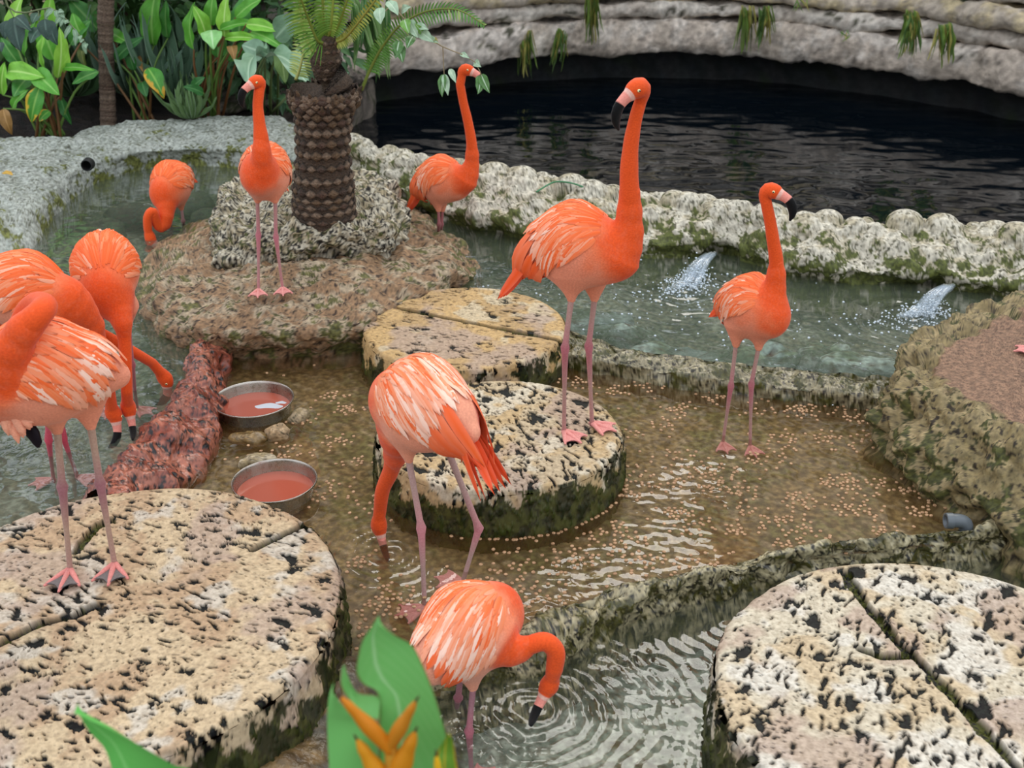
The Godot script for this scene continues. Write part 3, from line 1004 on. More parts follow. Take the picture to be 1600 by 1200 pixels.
# ---------------------------------------------------------------- flamingos
# body in its own frame: x forward, y up, z to the right side; [a, b, radius a, radius b, softness]
var prims: Array = []
var b_o := Vector3.ZERO
var b_f := Vector3.RIGHT
var b_u := Vector3.UP
var b_s := Vector3.BACK
var b_w := 0.86


func to_body(p: Vector3) -> Vector3:
	var q := p - b_o
	return Vector3(q.dot(b_f), q.dot(b_u), q.dot(b_s) / b_w)


func from_body(q: Vector3) -> Vector3:
	return b_o + b_f * q.x + b_u * q.y + b_s * (q.z * b_w)


func field(p: Vector3) -> float:
	var d := 1.0
	for s in prims:
		var a: Vector3 = s[0]
		var ba: Vector3 = s[5]
		var h := clampf((p - a).dot(ba) * s[6], 0.0, 1.0)
		var e: float = (p - a - ba * h).length() - s[2] - (s[3] - s[2]) * h
		var k: float = s[4]
		var x := k - absf(d - e)
		d = minf(d, e)
		if x > 0.0:
			d -= x * x / (4.0 * k)
	return d


func grad(p: Vector3) -> Vector3:
	var e := 0.004
	var d := field(p)
	return Vector3(field(p + Vector3(e, 0, 0)) - d, field(p + Vector3(0, e, 0)) - d, field(p + Vector3(0, 0, e)) - d).normalized()


func prim(a: Vector3, b: Vector3, ra: float, rb: float, k: float) -> void:
	var ba := b - a
	prims.append([a, b, ra, rb, k, ba, 1.0 / maxf(ba.length_squared(), 1e-9)])


# surface nets over the field: one vertex in each cell that the surface crosses
func net(acc2: Acc, cell: float, colour: Callable) -> void:
	var lo := Vector3(9, 9, 9)
	var hi := -lo
	for s in prims:
		var r: float = maxf(s[2], s[3]) + cell * 2
		for q in [s[0], s[1]]:
			lo = lo.min(q - Vector3.ONE * r)
			hi = hi.max(q + Vector3.ONE * r)
	var nx := int((hi.x - lo.x) / cell) + 2
	var ny := int((hi.y - lo.y) / cell) + 2
	var nz := int((hi.z - lo.z) / cell) + 2
	var F := PackedFloat32Array()
	F.resize(nx * ny * nz)
	F.fill(1.0)
	for i in nx:
		for j in ny:
			var k := 0
			var at := (i * ny + j) * nz
			while k < nz:
				var d := field(lo + Vector3(i, j, k) * cell)
				F[at + k] = d
				k += 1
				# far from the surface whole cells can be skipped
				var skip := int((absf(d) - cell * 2.5) / cell)
				while skip > 0 and k < nz:
					F[at + k] = d
					k += 1
					skip -= 1
	var idx := PackedInt32Array()
	idx.resize(nx * ny * nz)
	idx.fill(-1)
	var sy := nz
	var sx := ny * nz
	var base := acc2.V.size()
	var made: Array = []
	for i in nx - 1:
		for j in ny - 1:
			for k in nz - 1:
				var c := i * sx + j * sy + k
				var s0 := F[c] < 0.0
				if s0 == (F[c + 1] < 0.0) and s0 == (F[c + sy] < 0.0) and s0 == (F[c + sy + 1] < 0.0) and s0 == (F[c + sx] < 0.0) and s0 == (F[c + sx + 1] < 0.0) and s0 == (F[c + sx + sy] < 0.0) and s0 == (F[c + sx + sy + 1] < 0.0):
					continue
				var p := lo + Vector3(i + 0.5, j + 0.5, k + 0.5) * cell
				var n := grad(p)
				p -= n * field(p)
				n = grad(p)
				p -= n * field(p)
				idx[c] = acc2.V.size()
				made.append([i, j, k, c])
				acc2.V.append(from_body(p))
				acc2.N.append((b_f * n.x + b_u * n.y + b_s * (n.z / b_w)).normalized())
				acc2.C.append(colour.call(p, n))
	for m in made:
		var i: int = m[0]
		var j: int = m[1]
		var k: int = m[2]
		var c: int = m[3]
		var inside := F[c] < 0.0
		if j > 0 and k > 0 and inside != (F[c + sx] < 0.0):
			quad(acc2, idx[c], idx[c - sy], idx[c - sy - 1], idx[c - 1], inside)
		if i > 0 and k > 0 and inside != (F[c + sy] < 0.0):
			quad(acc2, idx[c], idx[c - 1], idx[c - sx - 1], idx[c - sx], inside)
		if i > 0 and j > 0 and inside != (F[c + 1] < 0.0):
			quad(acc2, idx[c], idx[c - sx], idx[c - sx - sy], idx[c - sy], inside)


func quad(acc2: Acc, a: int, b: int, c: int, d: int, way: bool) -> void:
	if a < 0 or b < 0 or c < 0 or d < 0:
		return
	# (b_f, b_u, b_s) is right-handed; front faces run clockwise
	if way:
		acc2.I.append_array(PackedInt32Array([a, c, b, a, d, c]))
	else:
		acc2.I.append_array(PackedInt32Array([a, b, c, a, c, d]))


const ORANGE := "f0642c"
const DEEP := "ea5020"
const SALMON := "f3946c"
const PALE := "f8b091"
const BLUSH := "fcd0ba"
var f_neck := Color.WHITE
var f_mid := Color.WHITE
var f_belly := Color.WHITE
var wing_reach := 1.0
var last_bird: Node3D
var neck_q: Array = []


func plume_colour(p: Vector3, _n: Vector3) -> Color:
	var w := nB.get_noise_3dv(Vector3(p.x * 9.0, p.y * 14.0, p.z * 14.0))
	var f := nC.get_noise_3dv(Vector3(p.x * 40.0, p.y * 90.0, p.z * 90.0))
	# orange breast and back; salmon belly and thighs
	var t := smoothstep(-0.03, 0.09, p.x * 0.9 + p.y * 0.7 + 0.06 * w)
	var c := f_belly.lerp(f_mid, t)
	c = c.lerp(f_neck, smoothstep(0.06, 0.17, p.x + p.y * 0.25 + 0.04 * w))
	for k in range(2, neck_q.size()):
		var away: float = p.distance_to(neck_q[k][0]) / neck_q[k][1]
		c = c.lerp(f_neck, 1.0 - smoothstep(1.1, 1.5, away))
	return c.lerp(f_belly, clampf(f * 0.25, 0.0, 0.12))


# one flamingo. d: o body centre, f forward, s size, neck [points from the chest to under the skull], nr neck radii, skull, face (towards the bill), brow (up on the head),
# legs [[hip, hock, ankle, toe direction] ...], leg colour
func flamingo(label: String, d: Dictionary) -> void:
	var S: float = d.s
	b_o = d.o
	b_f = d.f.normalized()
	b_s = b_f.cross(Vector3.UP).normalized()
	b_u = b_s.cross(b_f)
	var tone: float = d.get("tone", 0.0)
	f_neck = kc(DEEP).lerp(kc(ORANGE), 0.4)
	f_mid = kc(ORANGE).lerp(kc(SALMON), clampf(0.5 + tone, 0, 1))
	f_belly = kc("ec8f6e").lerp(kc(PALE), clampf(0.25 + tone, 0, 1))
	prims = []
	var L: float = d.get("long", 1.0)
	prim(Vector3(0.085 * L, -0.005, 0) * S, Vector3(-0.02 * L, 0.012, 0) * S, 0.112 * S, 0.142 * S, 0.03)
	prim(Vector3(-0.02 * L, 0.012, 0) * S, Vector3(-0.14 * L, 0.0, 0) * S, 0.142 * S, 0.085 * S, 0.04)
	prim(Vector3(-0.14 * L, 0.0, 0) * S, Vector3(-0.22 * L, -0.03, 0) * S, 0.08 * S, 0.03 * S, 0.04)
	var root := thing("flamingo", label, "flamingo", Vector3(d.o.x, d.ground, d.o.z), "")
	last_bird = root
	var body := Acc.new()
	# feathered thighs
	for lg in d.legs:
		var hip: Vector3 = to_body(lg[0])
		var dirn := to_body(lg[1]) - hip
		prim(hip + Vector3(0.0, 0.07, 0) * S, hip + dirn.normalized() * 0.02, 0.062 * S, 0.016, 0.03)
	var trunk_only := prims.duplicate()
	# the foot of the neck grows out of the breast
	var np: Array = d.neck
	var nr: Array = d.nr
	var steps := 30
	var npts := []
	var nrad := []
	for i in steps + 1:
		npts.append(spline(np, float(i) / steps))
		nrad.append(fspline(nr, float(i) / steps))
	var cut := 12
	for i in range(0, cut, 3):
		prim(to_body(npts[i]), to_body(npts[i + 3]), nrad[i] / 0.95, nrad[i + 3] / 0.95, 0.035 if i == 0 else 0.02)
	neck_q = []
	for i in cut + 1:
		neck_q.append([to_body(npts[i]), nrad[i]])
	net(body, 0.0105 * maxf(S, 0.8), plume_colour)
	# upper neck, skull and bill in one run
	var pts := []
	var rx := []
	var ry := []
	var cs := []
	for i in range(cut - 4, steps + 1):
		pts.append(npts[i])
		var k := 0.93 if i < cut - 1 else 1.0
		rx.append(nrad[i] * k)
		ry.append(nrad[i] * k)
		cs.append(f_neck)
	var sk: Vector3 = d.skull
	var fa: Vector3 = d.face.normalized()
	var br: Vector3 = d.brow
	br = (br - fa * br.dot(fa)).normalized()
	var H: float = d.get("head", 1.0)
	var skin := kc("f2bfae")
	var pink := kc("f09a8a")
	var black := kc("121214")
	var back: Vector3 = (np[-1] - sk).normalized()
	for q in [[0.006, 0.03, 0.022, 0.0222], [0.0075, 0.019, 0.0248, 0.0255], [0.006, 0.008, 0.0276, 0.0288]]:
		pts.append(sk + (-fa * q[0] + back * q[1]) * H)
		rx.append(q[2] * H)
		ry.append(q[3] * H)
		cs.append(f_neck)
	var prof := [[0.0, 0.001, 0.0295, 0.0312, f_neck], [0.008, 0.004, 0.0295, 0.0312, f_neck], [0.018, 0.004, 0.028, 0.0298, f_neck], [0.028, 0.003, 0.0248, 0.0275, f_neck], [0.036, 0.0, 0.0215, 0.0245, f_neck], [0.039, -0.001, 0.020, 0.0232, skin], [0.048, -0.003, 0.0168, 0.0205, skin], [0.052, -0.004, 0.0160, 0.0195, pink], [0.066, -0.009, 0.0145, 0.018, pink], [0.077, -0.0145, 0.0137, 0.018, pink], [0.0785, -0.0155, 0.0137, 0.018, black], [0.088, -0.024, 0.013, 0.0186, black], [0.097, -0.037, 0.012, 0.0185, black], [0.103, -0.054, 0.0105, 0.016, black], [0.104, -0.072, 0.008, 0.011, black], [0.1, -0.09, 0.0035, 0.004, black]]
	for q in prof:
		pts.append(sk + (fa * q[0] + br * q[1]) * H)
		rx.append(q[2] * H)
		ry.append(q[3] * H)
		cs.append(q[4])
	sweep(body, pts, rx, ry, 20, br, cs)
	# legs and webbed feet
	var legc: Color = kc(d.get("leg", "b58f86"))
	var joint: Color = kc(d.get("joint", "b86f76"))
	for lg in d.legs:
		var hip: Vector3 = lg[0]
		var hock: Vector3 = lg[1]
		var ank: Vector3 = lg[2]
		var lp := [hip + (hip - hock).normalized() * 0.02, hip, hip.lerp(hock, 0.5), hip.lerp(hock, 0.9), hock, hock.lerp(ank, 0.08), hock.lerp(ank, 0.5), hock.lerp(ank, 0.93), ank]
		var lr := [0.0135, 0.0115, 0.0095, 0.0105, 0.0165, 0.012, 0.0075, 0.008, 0.0105]
		var lc := [legc, legc, legc, legc.lerp(joint, 0.7), joint, joint, legc, legc.lerp(joint, 0.3), joint]
		for k in lr.size():
			lr[k] *= S * 1.0
		sweep(body, lp, lr, lr, 10, Vector3.RIGHT, lc)
		if lg.size() > 3 and lg[3] != Vector3.ZERO:
			foot(body, ank, lg[3], S, kc(d.get("foot", "e69a90")), kc(d.get("web", "dc928a")))
	part("body", body.mesh(), M.plumage, root)
	# eyes
	for side in [-1.0, 1.0]:
		var es: Vector3 = br.cross(fa) * side
		var ep: Vector3 = sk + (fa * 0.022 + br * 0.010) * H + es * (0.0255 * H)
		var ball := SphereMesh.new()
		ball.radius = 0.0052 * H
		ball.height = 0.0104 * H
		ball.radial_segments = 16
		ball.rings = 8
		var e := part("eye", ball, M.eye_pale, root)
		e.position = ep - root.position
		var dot := SphereMesh.new()
		dot.radius = 0.003 * H
		dot.height = 0.006 * H
		dot.radial_segments = 12
		dot.rings = 6
		var pu := part("pupil", dot, M.eye_pupil, e)
		pu.position = es * (0.0034 * H)
	prims = trunk_only
	wing_reach = d.get("wing", 1.0)
	feathers(root, S, L, tone, d.get("seed", 1), d.get("tail", 1.0), d.get("droop", Vector3(-0.7, -0.72, 0)))


func foot(a: Acc, ank: Vector3, dirn: Vector3, S: float, toe: Color, web: Color) -> void:
	ank += Vector3(0, 0.009, 0)
	var f := Vector3(dirn.x, 0, dirn.z).normalized()
	var s := f.cross(Vector3.UP)
	var tips := []
	for k in [-1, 0, 1]:
		var v := f.rotated(Vector3.UP, k * 0.62)
		tips.append(ank + v * ((0.1 if k == 0 else 0.088) * S))
	for k in 3:
		var t: Vector3 = tips[k]
		tube(a, [ank, ank.lerp(t, 0.35) + Vector3(0, -0.002, 0), ank.lerp(t, 0.75) + Vector3(0, -0.006, 0), t + Vector3(0, -0.008, 0)], [0.0095 * S, 0.0085 * S, 0.007 * S, 0.0035 * S], 8, toe)
	# web between the toes: a thin solid sheet with a hollow front edge
	for k in 2:
		for top in [true, false]:
			var P := PackedVector3Array()
			var nu := 7
			var nv := 6
			for i in nu:
				for j in nv:
					var x := float(i) / (nu - 1)
					var y := float(j) / (nv - 1)
					var e: Vector3 = tips[k].lerp(tips[k + 1], x)
					var r := y * (0.95 - 0.13 * sin(x * PI))
					P.append(ank.lerp(e, r) + Vector3(0, -0.001 - 0.004 * r + (0.0015 if top else -0.0015), 0))
			add_grid(a, P, nu, nv, false, -1.0 if top else 1.0, null, web)
	tube(a, [ank, ank - f * 0.012 * S + Vector3(0, -0.004, 0)], [0.008 * S, 0.004 * S], 6, toe)


# laid over the body in rows from the shoulder backwards; each plume bends with the surface under it
func feathers(root: Node3D, S: float, L: float, tone: float, sd: int, tail: float, droop: Vector3) -> void:
	var r := RandomNumberGenerator.new()
	r.seed = sd * 77 + 5
	var pal := [kc(ORANGE), kc("f56a30"), kc("f5814f"), kc(SALMON), kc(PALE), kc(BLUSH)]
	for side in [-1.0, 1.0]:
		var a := Acc.new()
		for row in 12:
			var t := row / 11.0
			var n := 12
			for q in n:
				var v := (q + r.randf_range(-0.35, 0.35)) / (n - 1.0)
				# from the shoulder (x .1) to the rump (x -.13); from the spine (v 0) to the wing's lower edge (v 1)
				var x := lerpf(0.10, -0.075 * wing_reach, t) * L
				var ang := lerpf(0.04, 0.8 + 0.2 * wing_reach + 0.32 * t, clampf(v, 0.02, 1.0))
				var len_ := lerpf(0.085, 0.125, t) * r.randf_range(0.85, 1.2)
				var wid := lerpf(0.0105, 0.0125, t) * r.randf_range(0.8, 1.2)
				var root_p := Vector3(x + r.randf_range(-0.012, 0.012), cos(ang) * 0.2, sin(ang) * side * 0.2) * S
				# sink to the surface
				for it in 4:
					root_p -= Vector3(0, root_p.y, root_p.z).normalized() * maxf(field(root_p), -0.02) * 0.9
				var down := 0.5 * sin(ang) + 0.12 + 0.6 * t
				var dirn := Vector3(-1, -down * (0.55 + 1.0 * clampf(v, 0, 1)), side * 0.1).normalized()
				var pick := clampf(r.randfn(1.0 + tone * 4.0 + 2.0 * t * t + 1.3 * (v - 0.4), 1.0 + 0.7 * t), 0, 4.99)
				var c0: Color = pal[int(pick)].lerp(pal[int(pick) + 1], pick - int(pick))
				var c1 := c0.lerp(pal[clampi(int(pick) + 1, 0, 5)], 0.4)
				feather(a, root_p, dirn, len_ * S, wid * S, 0.002 + 0.003 * t + 0.0009 * (q % 3), c0, c1, 0.9)
		# long tertials over the tail
		for q in 5:
			var base := Vector3(-0.11 * L, 0.055 - 0.022 * q, side * (0.03 + 0.012 * q)) * S
			for it in 4:
				base -= grad(base) * field(base) * 0.8
			var cc: Color = kc("f05e26").lerp(kc(SALMON), r.randf() * 0.5)
			feather(a, base, (droop + Vector3(-0.1, 0.1 - 0.05 * q, side * 0.03)).normalized(), (0.16 - 0.012 * q) * S * tail, 0.019 * S, 0.006, cc, kc(ORANGE), 0.35)
		var w := part("wing", a.mesh(), M.feather, root)
		tag(w, "layered orange and salmon wing plumes")
	var tl := Acc.new()
	for q in 7:
		var z := (q - 3) / 3.0
		var base := Vector3(-0.17 * L, 0.01, z * 0.03) * S
		feather(tl, base, (droop + Vector3(0, 0.08 * absf(z), z * 0.16)).normalized(), 0.15 * S * tail, 0.018 * S, 0.0, kc("f0602a"), kc(DEEP), 0.0)
	part("tail", tl.mesh(), M.feather, root)


func feather(a: Acc, base: Vector3, dirn: Vector3, len_: float, wid: float, lift: float, c0: Color, c1: Color, hug: float) -> void:
	var nu := 7
	var nv := 3
	var P := PackedVector3Array()
	var C := PackedColorArray()
	var p := base
	var dr := dirn
	var rows := []
	for i in nu:
		var t := float(i) / (nu - 1)
		var g := grad(p)
		var d := field(p)
		var want := lift + 0.005 * t
		if hug > 0.0:
			if d < want:
				p += g * (want - d)
			elif d < 0.05:
				p -= g * (d - want) * hug
			dr = (dr - g * dr.dot(g) * hug).normalized()
		rows.append([p, g, dr])
		p += dr * (len_ / (nu - 1))
	for i in nu:
		var t := float(i) / (nu - 1)
		var g: Vector3 = rows[i][1]
		var s: Vector3 = rows[i][2].cross(g).normalized()
		if s == Vector3.ZERO:
			s = Vector3.BACK
		var w := wid * pow(sin(PI * (0.12 + 0.87 * t)), 0.6) * (1.0 if t < 1.0 else 0.2)
		for j in nv:
			var q: Vector3 = rows[i][0] + s * (w * (j - 1)) - g * (absf(j - 1) * 0.0035)
			P.append(from_body(q))
			var cc := c0.lerp(c1, t)
			C.append(cc if j == 1 else cc.lerp(kc(BLUSH), 0.05 + 0.1 * t))
	add_grid(a, P, nu, nv, false, 1.0 if (b_f.cross(b_u)).dot(b_s) > 0 else -1.0, null, C)


func build_flamingos() -> void:
	flamingo("tall flamingo standing upright on the middle stone disc, neck fully raised", {
		"o": Vector3(0.229, 0.893, -3.76), "f": Vector3(0.92, 0.1, 0.36), "s": 1.0, "ground": 0.18, "seed": 1, "long": 0.86, "droop": Vector3(-0.6, -0.8, 0), "tail": 1.6,
		"neck": [Vector3(0.353, 0.893, -3.7), Vector3(0.38, 0.96, -3.7), Vector3(0.384, 1.069, -3.7), Vector3(0.377, 1.176, -3.7), Vector3(0.379, 1.27, -3.7), Vector3(0.39, 1.352, -3.7), Vector3(0.403, 1.406, -3.7)], "nr": [0.075, 0.047, 0.035, 0.030, 0.025, 0.021, 0.0195],
		"skull": Vector3(0.397, 1.451, -3.68), "face": Vector3(-0.75, -0.3, 0.45), "brow": Vector3(0, 1, 0.1), "head": 1.05,
		"legs": [[Vector3(0.204, 0.752, -3.72), Vector3(0.183, 0.558, -3.7), Vector3(0.189, 0.188, -3.764), Vector3(0.6, 0, 0.8)], [Vector3(0.289, 0.72, -3.8), Vector3(0.271, 0.524, -3.79), Vector3(0.295, 0.188, -3.823), Vector3(0.85, 0, 0.5)]]})
	flamingo("flamingo wading alone in the brown pool on the right, bill turned right", {
		"o": Vector3(0.907, 0.548, -4.06), "f": Vector3(0.5, 0.12, 0.8), "s": 0.8, "ground": -0.05, "seed": 2, "head": 0.95,
		"neck": [Vector3(0.94, 0.583, -4), Vector3(0.958, 0.664, -4), Vector3(0.953, 0.758, -4), Vector3(0.933, 0.843, -4), Vector3(0.915, 0.915, -4), Vector3(0.894, 0.985, -4)], "nr": [0.062, 0.036, 0.026, 0.023, 0.021, 0.020],
		"skull": Vector3(0.9, 1.023, -4), "face": Vector3(0.9, -0.12, 0.4), "brow": Vector3(0, 1, 0),
		"legs": [[Vector3(0.848, 0.428, -4.06), Vector3(0.841, 0.236, -4.05), Vector3(0.838, -0.045, -4.094), Vector3(0.1, 0, 1)], [Vector3(0.927, 0.433, -4.02), Vector3(0.914, 0.254, -4.03), Vector3(0.942, -0.045, -4.063), Vector3(0.15, 0, 1)]]})
	flamingo("flamingo in the centre with its bill in the brown pool, seen from behind", {
		"o": Vector3(-0.277, 0.617, -3.14), "f": Vector3(-0.66, -0.12, -0.66), "s": 1.0, "ground": -0.05, "seed": 3, "wing": 1.3, "tone": 0.34, "tail": 1.7, "droop": Vector3(-0.5, -0.86, 0), "head": 0.95,
		"neck": [Vector3(-0.354, 0.495, -3.22), Vector3(-0.371, 0.391, -3.27), Vector3(-0.394, 0.297, -3.31), Vector3(-0.428, 0.205, -3.34), Vector3(-0.443, 0.118, -3.36)], "nr": [0.07, 0.036, 0.027, 0.024, 0.022],
		"skull": Vector3(-0.451, 0.051, -3.365), "face": Vector3(0.1, -1, 0.02), "brow": Vector3(-0.35, 0, -1), "leg": "b4968e", "joint": "c88488",
		"legs": [[Vector3(-0.318, 0.47, -3.12), Vector3(-0.282, 0.225, -3.08), Vector3(-0.276, -0.045, -3.026), Vector3(-1, 0, 0.4)], [Vector3(-0.204, 0.461, -3.18), Vector3(-0.107, 0.144, -3.2), Vector3(-0.163, -0.045, -3.162), Vector3(-0.8, 0, -0.3)]]})
	flamingo("flamingo nearest the viewer, neck arched right over the front pool", {
		"o": Vector3(-0.112, 0.222, -2.58), "f": Vector3(0.62, 0.12, -0.6), "s": 0.9, "ground": -0.26, "seed": 4, "wing": 1.5, "tone": 0.33, "tail": 0.6, "head": 0.9, "long": 0.95,
		"neck": [Vector3(-0.043, 0.221, -2.54), Vector3(0, 0.178, -2.54), Vector3(0.048, 0.204, -2.54), Vector3(0.09, 0.215, -2.54), Vector3(0.118, 0.182, -2.54), Vector3(0.116, 0.123, -2.54)], "nr": [0.06, 0.031, 0.026, 0.026, 0.026, 0.024],
		"skull": Vector3(0.104, 0.058, -2.55), "face": Vector3(-0.45, -1, 0.05), "brow": Vector3(0.2, -0.1, -1), "leg": "9c7076", "joint": "a8626c",
		"legs": [[Vector3(-0.106, 0.076, -2.55), Vector3(-0.119, -0.062, -2.5), Vector3(-0.113, -0.25, -2.49), Vector3(0.5, 0, -0.5)], [Vector3(-0.14, 0.084, -2.6), Vector3(-0.154, -0.049, -2.62), Vector3(-0.172, -0.25, -2.764), Vector3(0.5, 0, -0.5)]]})
	flamingo("flamingo at the left standing on the large front disc, neck looped back over", {
		"o": Vector3(-1.263, 0.886, -2.8), "f": Vector3(-0.93, 0.0, 0.3), "s": 1.0, "ground": 0.24, "seed": 5, "wing": 1.9, "tone": 0.02, "long": 0.95, "tail": 0.2,
		"neck": [Vector3(-1.316, 0.903, -2.72), Vector3(-1.281, 0.981, -2.7), Vector3(-1.228, 1.056, -2.7), Vector3(-1.186, 1.096, -2.72), Vector3(-1.187, 1.099, -2.77), Vector3(-1.232, 1.082, -2.83), Vector3(-1.28, 1.045, -2.87), Vector3(-1.311, 1.004, -2.88)], "nr": [0.075, 0.046, 0.036, 0.033, 0.031, 0.030, 0.028, 0.025],
		"skull": Vector3(-1.332, 0.967, -2.88), "face": Vector3(-0.4, -0.9, -0.2), "brow": Vector3(-0.8, 0.3, 0), "leg": "b29480", "joint": "a06c72", "foot": "d98a80", "web": "6f6764",
		"legs": [[Vector3(-1.238, 0.733, -2.82), Vector3(-1.256, 0.534, -2.82), Vector3(-1.279, 0.25, -2.815), Vector3(0.0, 0, 1)], [Vector3(-1.162, 0.725, -2.86), Vector3(-1.161, 0.528, -2.85), Vector3(-1.158, 0.25, -2.843), Vector3(0.1, 0, 1)]]})
	# fluffed pale plumes and black flight feathers under the left end of this bird
	var fl := Acc.new()
	for q in 9:
		var a0 := Vector3(-1.31, 0.871, -2.74) + Vector3(q * 0.005, -0.006 * q, 0.012 * (q % 3))
		var a1 := Vector3(-1.332, 0.733, -2.72) + Vector3(q * 0.011, 0.012 * absf(q - 3.0), 0.01 * (q % 2))
		tube(fl, [a0, a0.lerp(a1, 0.3) + Vector3(-0.01, 0, 0.004), a0.lerp(a1, 0.75) + Vector3(-0.006, 0, 0.002), a1], [0.011, 0.014, 0.012, 0.002], 8, kc(PALE).lerp(kc(SALMON), 0.1 * (q % 4)), 10)
	part("belly_plumes", fl.mesh(), M.plumage, last_bird)
	fl = Acc.new()
	sweep(fl, [Vector3(-1.324, 0.774, -2.78), Vector3(-1.299, 0.756, -2.77), Vector3(-1.279, 0.734, -2.76), Vector3(-1.27, 0.709, -2.755), Vector3(-1.268, 0.697, -2.75)], [0.012, 0.014, 0.013, 0.01, 0.003], [0.022, 0.026, 0.023, 0.015, 0.004], 14, Vector3.UP, kc("161316"))
	tag(part("flight_feathers", fl.mesh(), M.feather, last_bird), "black flight feathers")
	flamingo("flamingo at the left feeding with its head down behind the looped neck bird", {
		"o": Vector3(-1.658, 0.73, -3.75), "f": Vector3(0.88, -0.3, -0.12), "s": 0.93, "ground": -0.1, "seed": 6, "wing": 1.5,
		"neck": [Vector3(-1.529, 0.711, -3.75), Vector3(-1.478, 0.627, -3.78), Vector3(-1.484, 0.484, -3.85), Vector3(-1.503, 0.335, -3.92), Vector3(-1.521, 0.224, -3.97)], "nr": [0.075, 0.04, 0.03, 0.025, 0.022],
		"skull": Vector3(-1.532, 0.145, -4), "face": Vector3(0.2, -1, 0), "brow": Vector3(0.3, 0, -1), "leg": "c06a72", "joint": "cc4a5c",
		"legs": [[Vector3(-1.643, 0.603, -3.78), Vector3(-1.709, 0.136, -3.8), Vector3(-1.766, -0.1, -3.9), Vector3(-0.8, 0, 0.3)], [Vector3(-1.618, 0.606, -3.8), Vector3(-1.675, 0.119, -3.85), Vector3(-1.678, -0.1, -3.919), Vector3(0.9, 0, 0.2)]]})
	flamingo("flamingo bowing straight towards the viewer, bill dipped by the red brown ridge", {
		"o": Vector3(-1.536, 0.645, -4.18), "f": Vector3(0.22, -0.28, 0.9), "s": 0.95, "ground": -0.1, "seed": 7, "tone": -0.1,
		"neck": [Vector3(-1.49, 0.568, -4.1), Vector3(-1.455, 0.52, -4.04), Vector3(-1.45, 0.433, -4.02), Vector3(-1.455, 0.323, -4), Vector3(-1.465, 0.236, -4)], "nr": [0.075, 0.037, 0.024, 0.022, 0.0215],
		"skull": Vector3(-1.488, 0.144, -4.05), "face": Vector3(0.1, -1, 0.05), "brow": Vector3(-0.25, 0, -1), "leg": "b07278", "joint": "b86870",
		"legs": [[Vector3(-1.587, 0.495, -4.2), Vector3(-1.613, 0.273, -4.22), Vector3(-1.742, -0.1, -4.496), Vector3(0.2, 0, 1)], [Vector3(-1.488, 0.446, -4.2), Vector3(-1.519, 0.231, -4.25), Vector3(-1.615, -0.1, -4.496), Vector3(0.7, 0, 0.4)]]})
	flamingo("flamingo cut by the left edge, thin neck stretched right into the channel", {
		"o": Vector3(-2.071, 0.568, -4.1), "f": Vector3(0.93, -0.05, -0.2), "s": 1.05, "ground": -0.1, "seed": 8, "tone": 0.15,
		"neck": [Vector3(-1.899, 0.539, -4.12), Vector3(-1.82, 0.502, -4.15), Vector3(-1.723, 0.452, -4.2), Vector3(-1.612, 0.369, -4.24), Vector3(-1.523, 0.279, -4.28), Vector3(-1.48, 0.177, -4.38)], "nr": [0.07, 0.03, 0.024, 0.022, 0.021, 0.02],
		"skull": Vector3(-1.454, 0.091, -4.42), "face": Vector3(0.25, -1, 0.05), "brow": Vector3(1, 0.1, 0), "leg": "b07278", "joint": "b86870",
		"legs": [[Vector3(-2.123, 0.41, -4.1), Vector3(-2.154, 0.191, -4.1), Vector3(-2.278, -0.1, -4.213), Vector3(0.2, 0, 1)], [Vector3(-2.075, 0.387, -4.15), Vector3(-2.105, 0.166, -4.15), Vector3(-2.2, -0.1, -4.213), Vector3(0.7, 0, 0.4)]]})
	flamingo("smallest flamingo far back in the left basin, neck curled down to drink", {
		"o": Vector3(-1.94, 0.285, -6.5), "f": Vector3(-0.22, -0.12, 0.95), "s": 0.86, "ground": -0.1, "seed": 9, "tone": -0.1,
		"neck": [Vector3(-1.951, 0.231, -6.42), Vector3(-1.942, 0.183, -6.36), Vector3(-1.951, 0.126, -6.34), Vector3(-1.977, 0.106, -6.32), Vector3(-1.991, 0.154, -6.3), Vector3(-1.996, 0.206, -6.28), Vector3(-2.022, 0.176, -6.27), Vector3(-2.031, 0.109, -6.27)], "nr": [0.07, 0.042, 0.035, 0.031, 0.029, 0.027, 0.025, 0.024],
		"skull": Vector3(-2.024, 0.06, -6.27), "face": Vector3(0.45, -0.85, 0.1), "brow": Vector3(-0.8, -0.5, 0), "leg": "a98a88", "joint": "a07a78",
		"legs": [[Vector3(-1.972, 0.162, -6.52), Vector3(-1.974, 0.08, -6.5), Vector3(-2.061, -0.1, -6.762), Vector3(0, 0, 1)], [Vector3(-1.901, 0.17, -6.52), Vector3(-1.896, 0.08, -6.5), Vector3(-1.982, -0.1, -6.785), Vector3(0, 0, 1)]]})
